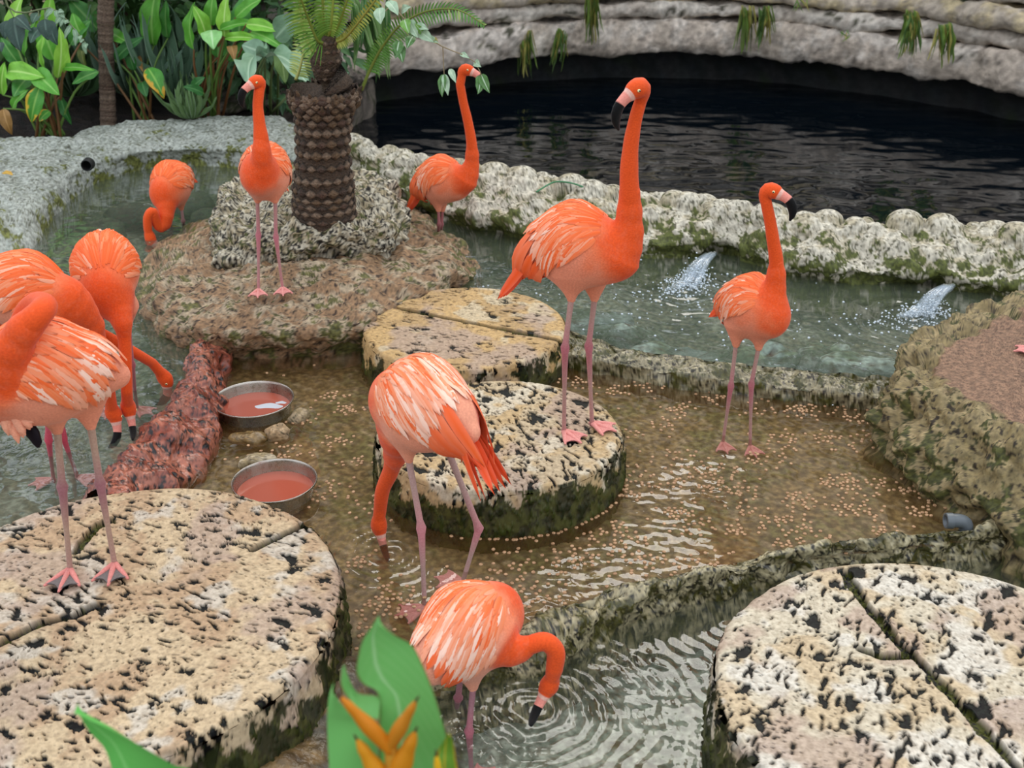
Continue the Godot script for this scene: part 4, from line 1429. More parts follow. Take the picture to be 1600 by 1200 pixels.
	flamingo("flamingo standing on the island rock beside the cycad trunk, facing forward", {
		"o": Vector3(-1.091, 0.776, -5.06), "f": Vector3(-0.12, 0.3, 0.93), "s": 0.84, "ground": 0.2, "seed": 10,
		"neck": [Vector3(-1.08, 0.799, -4.98), Vector3(-1.067, 0.889, -4.93), Vector3(-1.063, 0.958, -4.93), Vector3(-1.066, 1.038, -4.94), Vector3(-1.067, 1.103, -4.95), Vector3(-1.058, 1.162, -4.96)], "nr": [0.07, 0.042, 0.033, 0.025, 0.022, 0.022],
		"skull": Vector3(-1.057, 1.199, -4.96), "face": Vector3(-0.72, -0.15, 0.6), "brow": Vector3(0, 1, 0.1), "head": 0.92, "leg": "b98a86", "joint": "c27880",
		"legs": [[Vector3(-1.132, 0.677, -5.06), Vector3(-1.144, 0.495, -5.06), Vector3(-1.162, 0.235, -5.027), Vector3(0.15, 0, 1)], [Vector3(-1.048, 0.683, -5.04), Vector3(-1.062, 0.492, -5.04), Vector3(-1.055, 0.235, -5.05), Vector3(0.2, 0, 1)]]})
	flamingo("flamingo in the stream right of the cycad before the dark pool", {
		"o": Vector3(-0.371, 0.38, -6.27), "f": Vector3(0.82, 0.14, 0.42), "s": 0.88, "long": 0.9, "tail": 1.6, "droop": Vector3(-0.55, -0.83, 0), "ground": -0.1, "seed": 11, "tone": -0.05,
		"neck": [Vector3(-0.249, 0.418, -6.19), Vector3(-0.217, 0.496, -6.19), Vector3(-0.215, 0.611, -6.19), Vector3(-0.233, 0.731, -6.19), Vector3(-0.255, 0.832, -6.19), Vector3(-0.27, 0.925, -6.19)], "nr": [0.065, 0.036, 0.028, 0.025, 0.023, 0.023],
		"skull": Vector3(-0.245, 0.998, -6.19), "face": Vector3(0.92, -0.12, 0.25), "brow": Vector3(0, 1, 0), "leg": "a8686a", "joint": "a8686a",
		"legs": [[Vector3(-0.406, 0.248, -6.25), Vector3(-0.404, 0.148, -6.24), Vector3(-0.436, -0.1, -6.492), Vector3(0.3, 0, 1)], [Vector3(-0.385, 0.229, -6.31), Vector3(-0.394, 0.128, -6.3), Vector3(-0.424, -0.1, -6.535), Vector3(0.3, 0, 1)]]})
	flamingo("flamingo at the right edge on the flat boulder, only its toes in view", {
		"o": Vector3(2.254, 0.943, -4.25), "f": Vector3(-0.9, 0.1, 0.3), "s": 0.95, "ground": 0.33, "seed": 12,
		"neck": [Vector3(2.079, 0.934, -4.2), Vector3(2.036, 1.007, -4.2), Vector3(2.011, 1.126, -4.2), Vector3(1.996, 1.242, -4.2), Vector3(1.99, 1.356, -4.2)], "nr": [0.07, 0.038, 0.03, 0.026, 0.024],
		"skull": Vector3(1.984, 1.405, -4.2), "face": Vector3(-0.8, -0.2, 0.4), "brow": Vector3(0, 1, 0),
		"legs": [[Vector3(2.275, 0.742, -4.25), Vector3(2.323, 0.533, -4.25), Vector3(2.359, 0.325, -4.155), Vector3(-1, 0, 0.1)], [Vector3(2.071, 0.73, -4.25), Vector3(2.088, 0.528, -4.25), Vector3(2.052, 0.325, -4.179), Vector3(-1, 0, 0.05)]]})



# ---------------------------------------------------------------- cycad
func build_cycad() -> void:
	var foot := Vector3(-0.944, 0.38, -5.693)
	var root := thing("cycad", "stout cycad with scaly brown trunk growing from the coral block", "cycad", foot)
	var z := -foot.z
	var topy: float = Vector3(-0.892, 0.993, -5.76).y
	var h := topy - foot.y
	var tr := Acc.new()
	var pts := [foot + Vector3(0, -0.06, 0), foot + Vector3(0, 0.05, 0), foot + Vector3(0.005, h * 0.25, 0), foot + Vector3(0.015, h * 0.55, 0), foot + Vector3(0.03, h * 0.8, 0), foot + Vector3(0.04, h * 0.95, 0), foot + Vector3(0.04, h, 0), foot + Vector3(0.045, h - 0.02, 0)]
	var rad := [0.165, 0.155, 0.145, 0.125, 0.13, 0.165, 0.16, 0.05]
	var p2 := []
	var r2 := []
	for i in 61:
		p2.append(spline(pts, i / 60.0))
		r2.append(fspline(rad, i / 60.0))
	var cs := []
	for i in 61:
		cs.append(kc("4f3c2c"))
	sweep(tr, p2, r2, r2, 72, Vector3.BACK, cs)
	part("trunk", tr.mesh(), M.bark, root)
	# the diamond leaf bases, each a piece of its own
	var scales := []
	for vr in 4:
		var a := Acc.new()
		var P := PackedVector3Array()
		var C := PackedColorArray()
		var n := 7
		for i in n:
			for j in n:
				var x := 2.0 * i / (n - 1) - 1
				var y := 2.0 * j / (n - 1) - 1
				# a square turned into a diamond, domed and torn at its rim
				var q := Vector2(x + y, y - x) * 0.5
				var dome := (1 - pow(absf(x), 3)) * (1 - pow(absf(y), 3))
				P.append(Vector3(q.x, q.y * 0.8, dome * (0.42 + 0.1 * nB.get_noise_2d(q.x * 3 + vr * 7, q.y * 3)) - 0.04))
				C.append(kc(["62493a", "745a42", "513d2f", "88705a"][vr]).lerp(kc("2a1d14"), smoothstep(0.55, 0.95, maxf(absf(x), absf(y)))))
		add_grid(a, P, n, n, false, 1.0, null, C)
		scales.append(a.mesh())
	var count := 0
	for row in 17:
		var t := (row + 0.6) / 17.5
		var around := 17
		for q in around:
			var ang := TAU * (q + 0.5 * (row % 2)) / around
			var k := lerpf(0.06, 0.9, t)
			var c: Vector3 = spline(pts, k)
			var r := fspline(rad, k)
			var out := Vector3(cos(ang), 0, sin(ang))
			var o := part("leaf_base", scales[(row * 7 + q * 3 + row * q) % 4], M.bark, root)
			var s := 0.035 * rng.randf_range(0.85, 1.15)
			var flat_ := 0.55 if row < 4 else 1.0
			o.transform = Transform3D(Basis(Vector3.UP.cross(out) * s * 1.05, Vector3.UP * s * (0.75 if row < 4 else 1.0), out * s * flat_), c + out * (r + 0.001) - root.position)
			count += 1
	# dead leaf stubs at the flared top
	var stubs := Acc.new()
	for q in 46:
		var ang := TAU * q / 46.0 + rng.randf_range(-0.05, 0.05)
		var out := Vector3(cos(ang), 0, sin(ang))
		var b: Vector3 = foot + Vector3(0.04, h * rng.randf_range(0.88, 1.0), 0) + out * 0.14
		tube(stubs, [b, b + out * 0.03 + Vector3(0, 0.02, 0), b + out * rng.randf_range(0.03, 0.05) + Vector3(0, rng.randf_range(0.03, 0.06), 0)], [0.013, 0.011, 0.005], 6, kc("6a523a").lerp(kc("3a2a1e"), rng.randf()))
	tag(part("leaf_stubs", stubs.mesh(), M.bark, root), "", "", "", "stuff")
	# the young head on top with its own narrow neck
	var headp := Vector3(-0.878, 1.022, -5.74)
	var hd := Acc.new()
	var hp := [headp + Vector3(0, -0.08, 0), headp + Vector3(0, 0, 0), headp + Vector3(-0.01, 0.06, 0), headp + Vector3(-0.012, 0.12, 0), headp + Vector3(0, 0.18, 0), headp + Vector3(0.005, 0.23, 0)]
	var hr := [0.05, 0.042, 0.068, 0.075, 0.055, 0.035]
	tube(hd, hp, hr, 32, kc("4f3b2a"), 30)
	part("crown_head", hd.mesh(), M.bark, root)
	for row in 5:
		for q in 11:
			var k := lerpf(0.32, 0.86, row / 4.0)
			var ang := TAU * (q + 0.5 * (row % 2)) / 11
			var c: Vector3 = spline(hp, k)
			var out := Vector3(cos(ang), 0, sin(ang))
			var o := part("head_scale", scales[(row + q) % 4], M.bark, root)
			var s := 0.021
			o.transform = Transform3D(Basis(Vector3.UP.cross(out) * s, Vector3.UP * s, out * s * 0.9), c + out * (fspline(hr, k) - 0.003) - root.position)
	# fronds: [points from the crown to the tip, leaflet length, colour]
	var top := headp + Vector3(0, 0.2, 0)
	var fr := [
		[[top, Vector3(-0.887, 1.33, -5.72), Vector3(-0.866, 1.593, -5.66), Vector3(-0.848, 1.841, -5.6)], 0.028, "7a9a3c"],
		[[top, Vector3(-0.845, 1.333, -5.7), Vector3(-0.812, 1.561, -5.7), Vector3(-0.778, 1.807, -5.7)], 0.026, "8aa845"],
		[[top, Vector3(-0.817, 1.31, -5.75), Vector3(-0.747, 1.476, -5.7), Vector3(-0.668, 1.726, -5.7)], 0.028, "86a642"],
		[[top, Vector3(-0.8, 1.24, -5.7), Vector3(-0.708, 1.335, -5.6), Vector3(-0.572, 1.504, -5.5), Vector3(-0.441, 1.728, -5.4)], 0.03, "a8ac4e"],
		[[top, Vector3(-0.909, 1.241, -5.66), Vector3(-0.936, 1.349, -5.6), Vector3(-0.956, 1.49, -5.5), Vector3(-0.98, 1.644, -5.45)], 0.085, "6f9a3e"],
		[[top, Vector3(-0.94, 1.186, -5.7), Vector3(-0.989, 1.281, -5.75), Vector3(-0.997, 1.412, -5.75), Vector3(-0.983, 1.561, -5.7)], 0.04, "8fb04f"],
		[[top, Vector3(-0.908, 1.271, -5.9), Vector3(-0.916, 1.406, -6), Vector3(-0.891, 1.602, -6.1)], 0.04, "6d8f3a"],
		[[Vector3(-0.725, 1.001, -5.72), Vector3(-0.671, 1.112, -5.7), Vector3(-0.607, 1.217, -5.66), Vector3(-0.517, 1.321, -5.6), Vector3(-0.389, 1.399, -5.5), Vector3(-0.241, 1.422, -5.4), Vector3(-0.118, 1.362, -5.35)], 0.05, "5f8f40"],
		[[Vector3(-1.045, 1.041, -5.75), Vector3(-1.023, 1.107, -5.8), Vector3(-1.012, 1.21, -5.9), Vector3(-1.015, 1.353, -5.95)], 0.05, "a3b060"],
	]
	for f in fr:
		frond(root, f[0], f[1], f[2])


func frond(root: Node3D, pts: Array, leaf_len: float, colour: String) -> void:
	var a := Acc.new()
	var len_ := 0.0
	for k in pts.size() - 1:
		len_ += pts[k].distance_to(pts[k + 1])
	var n := int(len_ / 0.016)
	var r := []
	for k in pts.size():
		r.append(lerpf(0.0085, 0.003, float(k) / (pts.size() - 1)))
	tube(a, pts, r, 7, kc(colour).lerp(kc("8a7a3a"), 0.5), 24)
	for i in range(int(n * 0.15), n):
		var t := float(i) / n
		var p: Vector3 = spline(pts, t)
		var q: Vector3 = spline(pts, minf(t + 0.02, 1.0))
		var dirn := (q - p).normalized() if q != p else Vector3.UP
		var side := dirn.cross(Vector3(0.1, 0.25, 1)).normalized()
		var ll := leaf_len * (0.45 + 0.9 * sin(PI * clampf(t * 0.8 + 0.15, 0, 1))) * (1.0 - 0.5 * smoothstep(0.8, 1.0, t))
		for s in [-1.0, 1.0]:
			var out: Vector3 = (side * s + dirn * 0.55 + Vector3(0, -0.12, 0.15)).normalized()
			var nrm := out.cross(dirn).normalized()
			var wid := dirn * 0.0062
			var c := kc(colour).lerp(kc("c0c878") if rng.randf() < 0.12 else kc("3f6a2c"), rng.randf() * 0.5)
			var P := PackedVector3Array()
			for k in 4:
				var u := k / 3.0
				var m := p + out * ll * u + Vector3(0, -0.25 * ll * u * u, 0)
				var w: Vector3 = wid * (sin(PI * (0.2 + 0.75 * u)))
				P.append_array([m - w, m + nrm * 0.002, m + w])
			add_grid(a, P, 4, 3, false, 1.0, null, c)
	tag(part("frond", a.mesh(), M.leaf, root), "")


# ---------------------------------------------------------------- leafy plants
var leaf_meshes := {}


# a blade of unit length along +x, normal +y, arched and folded along its midrib
func blade(colour: String, vein: String, arch: float, fold: float, shape: float, edge := "", edge_w := 0.0) -> ArrayMesh:
	var key := "%s%s%.2f%.2f%.2f%s%.2f" % [colour, vein, arch, fold, shape, edge, edge_w]
	if leaf_meshes.has(key):
		return leaf_meshes[key]
	var nu := 22
	var nv := 13
	var P := PackedVector3Array()
	var C := PackedColorArray()
	var sd := leaf_meshes.size() * 3.1
	for i in nu:
		var t := float(i) / (nu - 1)
		var w := 0.5 * pow(sin(PI * pow(t, shape)), 0.8) + 0.004
		for j in nv:
			var s := 2.0 * j / (nv - 1) - 1
			var wave := 0.03 * sin(t * 14.0 + sd) * s * s
			var y := arch * (t - t * t) * 1.6 - arch * 0.6 * t * t * t + absf(s) * fold * w + wave
			P.append(Vector3(t, y, s * w))
			var c := kc(colour).lerp(kc(vein), 0.22 * maxf(0.0, sin(t * 60.0 - absf(s) * 16.0)))
			c = c.lerp(kc(colour) * 0.8, 0.5 + nA.get_noise_2d(t * 3 + sd, s * 2))
			if absf(s) < 0.07:
				c = kc(vein)
			if edge and absf(s) > 1.0 - edge_w * (0.6 + 0.8 * nA.get_noise_2d(t * 4.0 + sd, 5.0 * signf(s))) * (0.4 + t) and (s > 0 or t > 0.75):
				c = kc(edge)
			C.append(c)
	var a := Acc.new()
	add_grid(a, P, nu, nv, false, -1.0, null, C)
	leaf_meshes[key] = a.mesh()
	return leaf_meshes[key]


# a leaf from its base to its tip, w wide, its face turned towards FACE
func leaf(root: Node3D, b: Vector3, t: Vector3, w: float, mesh: ArrayMesh, face := Vector3(0.05, 0.55, 0.8), called := "leaf") -> MeshInstance3D:
	var x := t - b
	var n := (face - x * face.dot(x) / x.length_squared()).normalized()
	var s := x.normalized().cross(n)
	var o := part(called, mesh, M.leaf, root)
	o.transform = Transform3D(Basis(x, n * x.length() * 0.9, s * w), b - root.position)
	return o


func stem(root: Node3D, pts: Array, r0: float, r1: float, c: String) -> void:
	var a := Acc.new()
	var rr := []
	for k in pts.size():
		rr.append(lerpf(r0, r1, float(k) / (pts.size() - 1)))
	tube(a, pts, rr, 7, kc(c), 10)
	part("stem", a.mesh(), M.stem, root)


# rows: [base, tip, width, look, face]; a stem runs from the foot to each base that asks for one
func leafy(called: String, label: String, cat: String, foot: Vector3, rows: Array, stems := true, stem_col := "6b4a2a") -> Node3D:
	var root := thing(called, label, cat, foot)
	for q in rows:
		var lk: Array = q[3]
		var m := blade(lk[0], lk[1], lk[2], lk[3], lk[4], lk[5] if lk.size() > 5 else "", lk[6] if lk.size() > 6 else 0.0)
		leaf(root, q[0], q[1], q[2] * 1.15, m, q[4] if q.size() > 4 else Vector3(rng.randf_range(-0.3, 0.3), 0.55, 0.8))
		if stems:
			var jit := Vector3(rng.randf_range(-0.1, 0.1), 0, rng.randf_range(-0.06, 0.06))
			var mid: Vector3 = (foot + jit).lerp(q[0], 0.55) + Vector3(rng.randf_range(-0.03, 0.03), 0.05, 0.02)
			stem(root, [foot + jit + Vector3(0, -0.03, 0), mid, q[0]], 0.011, 0.006, stem_col if rng.randf() < 0.6 else "5d7a34")
	return root


func build_bed_plants() -> void:
	# the soil behind the rim
	var bed := Acc.new()
	var bs := [[Vector3(-9, 0.2, -11), Vector3(-5, 0.2, -11), Vector3(-3, 0.2, -10.8), Vector3(-2.2, 0.1, -10.4)], [Vector3(-9, 0.22, -9.6), Vector3(-5, 0.22, -9.6), Vector3(-3, 0.22, -9.6), Vector3(-2.0, 0.14, -9.4)], [Vector3(-9, 0.2, -8.6), Vector3(-5, 0.2, -8.6), Vector3(-3, 0.2, -8.7), Vector3(-1.7, 0.12, -8.6)], [Vector3(-9, 0.12, -7.6), Vector3(-5, 0.14, -7.7), Vector3(-3, 0.15, -8.1), Vector3(-1.6, 0.05, -8.2)]]
	rock(bed, bs, 60, 80, look("33261f", "48382c", "150f0c", "3a3a20", 7.0, 0.03, 0.02, 0.3, -0.8), false, -1.0)
	tag(part("ground", bed.mesh(), M.soil), "dark bare soil of the planting bed behind the pale rim", "ground", "", "structure")
	# tumbled rock bank behind the cycad that carries on the far wall
	var bank := mound([Vector3(-2.441, -0.2, -9.452), Vector3(-2.118, -0.2, -9.658), Vector3(-1.818, -0.2, -10.096), Vector3(-1.508, -0.2, -10.696), Vector3(-1.347, -0.2, -11.363), Vector3(-1.528, -0.2, -11.861), Vector3(-2.028, -0.2, -11.8), Vector3(-2.478, -0.2, -11.506), Vector3(-2.963, -0.2, -10.954), Vector3(-2.945, -0.2, -9.983)], [Vector3(-2.139, 0.2, -8.743), Vector3(-1.921, 0.2, -8.845), Vector3(-1.686, 0.2, -9.166), Vector3(-1.451, 0.2, -9.627), Vector3(-1.332, 0.2, -9.925), Vector3(-1.418, 0.2, -10.185), Vector3(-1.758, 0.2, -10.266), Vector3(-2.172, 0.2, -10.132), Vector3(-2.464, 0.2, -9.749), Vector3(-2.43, 0.2, -9.166)], 0.05, 0.1, 160, 50, look("6f645a", "857a6c", "38322c", "4d5230", 2.5, 0.05, 0.03, 0.35, -0.3, 0.0, 0.3), -1.0)
	tag(part("bank_rock", bank, M.far_stone), "brown rock bank behind the cycad where the far wall begins", "rock")

	var g1 := ["7fc13f", "b5dc7a", 0.18, 0.12, 0.75]
	var g2 := ["5fa838", "93c767", 0.2, 0.12, 0.7]
	var g3 := ["47893a", "7fae62", 0.15, 0.1, 0.72]
	var g4 := ["96cf4a", "c4e68c", 0.15, 0.1, 0.75]
	var gd := ["2f6a2e", "5c9150", 0.2, 0.1, 0.7]
	var gy := ["4f9a3a", "8fbf5a", 0.25, 0.12, 0.72, "d6b43c", 0.45]
	var gb := ["9a7440", "b89058", 0.35, 0.3, 0.75]
	var gg := ["7fa083", "a9c2a6", 0.12, 0.08, 0.68]
	var dk := ["31493f", "587064", 0.2, 0.12, 0.72]
	var side := Vector3(-0.7, 0.4, 0.6)
	var sider := Vector3(0.7, 0.4, 0.6)
	leafy("ginger_plant", "bright green broad-leaved clump at the far left on red brown stems", "plant", Vector3(-3.184, 0.2, -8.064), [
		[Vector3(-3.144, 0.619, -8.06), Vector3(-3.104, 0.888, -8.01), 0.11, g1, side], [Vector3(-3.056, 0.578, -8.01), Vector3(-2.95, 0.906, -7.95), 0.1, g4, sider], [Vector3(-3.405, 0.611, -8.06), Vector3(-3.098, 0.631, -7.84), 0.12, g1], [Vector3(-3.175, 0.633, -7.95), Vector3(-2.985, 0.527, -7.78), 0.12, g2],
		[Vector3(-3.143, 0.542, -7.9), Vector3(-3.226, 0.317, -7.84), 0.1, gy], [Vector3(-3.122, 0.373, -7.95), Vector3(-3.192, 0.316, -7.9), 0.06, gy], [Vector3(-3.01, 0.646, -8.01), Vector3(-2.785, 0.65, -7.95), 0.05, g2], [Vector3(-2.791, 0.611, -8.06), Vector3(-2.945, 0.557, -7.95), 0.075, g3, Vector3(0, 0.7, 0.7)],
		[Vector3(-3.367, 0.638, -8.18), Vector3(-3.464, 0.817, -8.18), 0.09, g3], [Vector3(-3.469, 0.456, -8.06), Vector3(-3.402, 0.68, -8.01), 0.08, g1], [Vector3(-3.414, 0.398, -7.9), Vector3(-3.369, 0.24, -7.84), 0.075, gb], [Vector3(-3.37, 0.809, -8.18), Vector3(-3.285, 1.079, -8.18), 0.13, g4], [Vector3(-3.232, 0.757, -8.23), Vector3(-3.08, 1.084, -8.23), 0.12, g1, sider], [Vector3(-3.123, 0.66, -8.18), Vector3(-3.195, 0.968, -8.23), 0.12, g2], [Vector3(-3.268, 0.577, -8.06), Vector3(-3.333, 0.483, -7.9), 0.1, g3], [Vector3(-2.945, 0.787, -8.3), Vector3(-2.996, 0.957, -8.3), 0.1, g2], [Vector3(-3.392, 0.374, -8), Vector3(-3.24, 0.526, -7.9), 0.07, g2], [Vector3(-3.323, 0.677, -8.2), Vector3(-3.225, 0.931, -8.2), 0.1, g2, side], [Vector3(-3.04, 0.744, -8.3), Vector3(-2.88, 0.915, -8.3), 0.09, g3], [Vector3(-3.074, 0.447, -8.06), Vector3(-3.023, 0.262, -8.01), 0.06, gd]])
	leafy("ginger_plant", "leaning green clump right of the slim trunk, one leaf edged yellow", "plant", Vector3(-2.649, 0.2, -8.429), [
		[Vector3(-2.525, 0.59, -8.29), Vector3(-2.407, 0.42, -8.18), 0.11, ["4f9a3a", "8fbf5a", 0.3, 0.1, 0.72, "d8a83a", 0.7]], [Vector3(-2.563, 0.677, -8.62), Vector3(-2.497, 1.102, -8.62), 0.16, g2], [Vector3(-2.78, 0.621, -8.4), Vector3(-2.569, 0.787, -8.4), 0.08, gd], [Vector3(-2.823, 0.794, -8.51), Vector3(-2.665, 0.735, -8.4), 0.08, g2],
		[Vector3(-2.977, 0.764, -8.74), Vector3(-3.164, 0.994, -8.74), 0.14, g3], [Vector3(-2.456, 0.731, -8.62), Vector3(-2.44, 0.994, -8.62), 0.08, g3], [Vector3(-2.656, 0.55, -8.4), Vector3(-2.675, 0.726, -8.4), 0.07, gd], [Vector3(-2.578, 0.494, -8.29), Vector3(-2.531, 0.42, -8.18), 0.07, gd], [Vector3(-3.035, 0.706, -8.51), Vector3(-3.001, 0.559, -8.4), 0.05, ["6a7a3a", "9a9a58", 0.3, 0.2, 0.7]], [Vector3(-2.668, 0.618, -8.51), Vector3(-2.6, 0.559, -8.4), 0.05, gb]])
	leafy("ginger_plant", "tall light green clump with upright leaves left of the cycad", "plant", Vector3(-2.211, 0.2, -8.544), [
		[Vector3(-2.191, 0.712, -8.29), Vector3(-2.175, 1.026, -8.29), 0.13, g2, side], [Vector3(-2.098, 0.789, -8.29), Vector3(-2.135, 1.018, -8.23), 0.11, g1, sider], [Vector3(-2.015, 0.873, -8.12), Vector3(-1.972, 0.796, -7.95), 0.12, ["8ecb7a", "bfe3ae", 0.2, 0.1, 0.75]], [Vector3(-1.944, 0.817, -8.18), Vector3(-1.906, 1.091, -8.18), 0.09, g4], [Vector3(-1.973, 0.863, -8.18), Vector3(-1.662, 0.945, -8.06), 0.055, g2],
		[Vector3(-1.926, 0.819, -8.12), Vector3(-1.642, 0.849, -7.95), 0.06, g1], [Vector3(-1.857, 0.943, -8.18), Vector3(-1.673, 1.075, -8.18), 0.08, g2], [Vector3(-1.965, 0.638, -8.29), Vector3(-1.727, 0.791, -8.23), 0.08, g3], [Vector3(-1.762, 0.921, -8.06), Vector3(-1.531, 0.906, -7.95), 0.08, g1], [Vector3(-1.737, 0.871, -8.06), Vector3(-1.49, 0.801, -7.9), 0.085, g2], [Vector3(-2.081, 0.856, -8.4), Vector3(-2.048, 1.068, -8.4), 0.09, g2], [Vector3(-1.879, 0.789, -8.29), Vector3(-1.829, 1.068, -8.4), 0.12, g3],
		[Vector3(-1.875, 0.78, -8.06), Vector3(-1.841, 0.717, -7.95), 0.06, gb], [Vector3(-2.034, 0.66, -8.29), Vector3(-1.99, 0.853, -8.29), 0.1, g3], [Vector3(-2.207, 0.464, -8.18), Vector3(-2.102, 0.564, -8.12), 0.07, gd], [Vector3(-2.1, 0.465, -8.06), Vector3(-2.194, 0.54, -7.95), 0.06, gd]], true, "7a5230")
	leafy("philodendron", "large rounded grey green leaves just left of the cycad crown", "plant", Vector3(-1.851, 0.15, -8.833), [
		[Vector3(-1.583, 0.767, -7.73), Vector3(-1.15, 0.873, -6.7), 0.16, gg, Vector3(0.2, 0.75, 0.6)], [Vector3(-1.59, 0.775, -7.73), Vector3(-1.511, 0.866, -6.7), 0.16, gg, Vector3(-0.2, 0.6, 0.75)], [Vector3(-1.607, 0.782, -7.78), Vector3(-1.731, 0.848, -7.73), 0.13, gg], [Vector3(-1.558, 0.849, -7.95), Vector3(-1.376, 1.012, -7.95), 0.16, ["5d7d5c", "86a082", 0.1, 0.1, 0.65]], [Vector3(-1.498, 0.828, -7.84), Vector3(-1.477, 0.604, -7.73), 0.1, ["6c8a4a", "94ac6c", 0.1, 0.1, 0.7]], [Vector3(-1.052, 0.831, -6.5), Vector3(-0.889, 0.928, -6.5), 0.05, gg]], true, "5a6a3a")
	var tw := leafy("shrub_twig", "overhanging twig of dark blue green leaves at the top left corner", "twig", Vector3(-2.773, 1.407, -6.7), [
		[Vector3(-2.739, 1.183, -6.7), Vector3(-2.702, 1.025, -6.6), 0.095, dk], [Vector3(-2.791, 1.157, -6.75), Vector3(-2.817, 1.069, -6.7), 0.07, dk], [Vector3(-2.728, 1.186, -6.7), Vector3(-2.623, 1.134, -6.6), 0.06, dk], [Vector3(-2.589, 1.133, -6.65), Vector3(-2.639, 1.066, -6.6), 0.065, ["3f5a4c", "64806e", 0.2, 0.1, 0.7]], [Vector3(-2.553, 1.18, -6.65), Vector3(-2.538, 1.08, -6.6), 0.075, dk], [Vector3(-2.533, 1.174, -6.65), Vector3(-2.494, 1.053, -6.6), 0.07, dk], [Vector3(-2.601, 1.206, -6.7), Vector3(-2.626, 1.16, -6.65), 0.05, ["47624f", "6f8a76", 0.2, 0.1, 0.7]], [Vector3(-2.842, 1.049, -6.7), Vector3(-2.823, 1.009, -6.65), 0.04, dk]], false)
	stem(tw, [Vector3(-2.773, 1.407, -6.7), Vector3(-2.771, 1.237, -6.72), Vector3(-2.671, 1.206, -6.7), Vector3(-2.525, 1.236, -6.68), Vector3(-2.431, 1.174, -6.65), Vector3(-2.338, 1.066, -6.6)], 0.006, 0.003, "66704a")
	stem(tw, [Vector3(-2.766, 1.23, -6.72), Vector3(-2.74, 1.179, -6.7)], 0.004, 0.003, "66704a")
	stem(tw, [Vector3(-2.558, 1.228, -6.69), Vector3(-2.558, 1.172, -6.66)], 0.004, 0.003, "66704a")
	stem(tw, [Vector3(-2.595, 1.218, -6.69), Vector3(-2.589, 1.133, -6.65)], 0.004, 0.003, "66704a")
	for q in 16:
		var t := 0.35 + 0.65 * q / 15.0
		var b: Vector3 = spline([Vector3(-2.671, 1.206, -6.7), Vector3(-2.525, 1.236, -6.68), Vector3(-2.431, 1.174, -6.65), Vector3(-2.332, 1.06, -6.6)], t)
		leaf(tw, b, b + Vector3(rng.randf_range(-0.05, 0.06), rng.randf_range(-0.07, 0.01), 0.03), 0.028, blade("7d9a7c", "a8bfa0", 0.2, 0.1, 0.7))
	# slim palm trunk
	var ft := Vector3(-2.884, 0.2, -8.354)
	var pt := thing("slim_palm", "slim ringed brown palm trunk standing in the planting bed", "palm", ft)
	var a := Acc.new()
	var pp := [ft + Vector3(0, -0.05, 0), Vector3(-2.872, 0.371, -8.4), Vector3(-2.84, 0.639, -8.4), Vector3(-2.805, 0.899, -8.4), Vector3(-2.747, 1.193, -8.4), Vector3(-2.674, 1.558, -8.4)]
	var P2 := []
	var R2 := []
	var C2 := []
	for i in 121:
		var t := i / 120.0
		P2.append(spline(pp, t))
		R2.append(lerpf(0.056, 0.045, t) + 0.0035 * pow(absf(sin(t * 62.0)), 4.0) + (0.012 * absf(nB.get_noise_1d(t * 40.0)) if t > 0.55 else 0.0))
		C2.append(kc("6a5444").lerp(kc("8a7462"), 0.5 + 1.4 * nB.get_noise_1d(t * 60.0)))
	sweep(a, P2, R2, R2, 22, Vector3.BACK, C2)
	part("trunk", a.mesh(), M.bark, pt)
	for q in 12:
		var ang := TAU * q / 12.0
		var tp: Vector3 = P2[-1]
		var o := Vector3(cos(ang), 0, sin(ang))
		frond(pt, [tp, tp + o * 0.3 + Vector3(0, 0.25, 0), tp + o * 0.7 + Vector3(0, 0.22, 0), tp + o * 1.0 + Vector3(0, -0.1, 0)], 0.16, "5a7d3c")
	# spiky grey-green clumps
	var spots := [[Vector3(-2.806, 0.3, -8.719), 0.62, "6f8c78", "spiky grey green clump behind the slim palm trunk", 46], [Vector3(-2.5, 0.3, -8.719), 0.66, "5d7c62", "spiky grey green clump behind the leaning yellow edged leaf", 46], [Vector3(-3.217, 0.3, -8.719), 0.6, "4f7048", "narrow leaved green clump left of the slim palm trunk", 40], [Vector3(-2.237, 0.26, -8.201), 0.3, "6b8a55", "low tuft of narrow leaves at the foot of the light green clump", 30]]
	for s in spots:
		spiky(s[0], s[1], s[2], s[3], s[4])
	# dark shrubs at the back of the bed
	var backs := [[Vector3(-4.9, 0.2, -9.3), 0.9, "3a5a2a", "dense dark shrub at the back of the bed, farthest left"], [Vector3(-3.7, 0.2, -9.5), 0.95, "34522a", "dense dark shrub at the back behind the slim palm trunk"], [Vector3(-2.7, 0.2, -9.4), 0.85, "3d5e32", "dense dark shrub behind the tall light green clump"], [Vector3(-1.9, 0.1, -9.2), 0.7, "4a6a4a", "dense grey green shrub behind the cycad crown"]]
	for b in backs:
		shrub(b[0], b[1], b[2], b[3])
	# striped drooping leaves behind the cycad crown
	var dr := thing("strap_plant", "drooping striped strap leaves behind the cycad crown", "plant", Vector3(-0.912, 1.046, -7.73))
	for q in 18:
		var b := Vector3(-0.932, 1.065, -7.73) + Vector3(rng.randf_range(-0.12, 0.14), rng.randf_range(0, 0.12), rng.randf_range(-0.1, 0.1))
		var t := b + Vector3(rng.randf_range(-0.08, 0.2), rng.randf_range(-0.5, -0.25), 0.08)
		leaf(dr, b, t, 0.035, blade(["5f8a4a", "4c7a45", "86a86a"][q % 3], "c0d0a0", 0.15, 0.2, 0.6), Vector3(0.3, 0.3, 0.9))
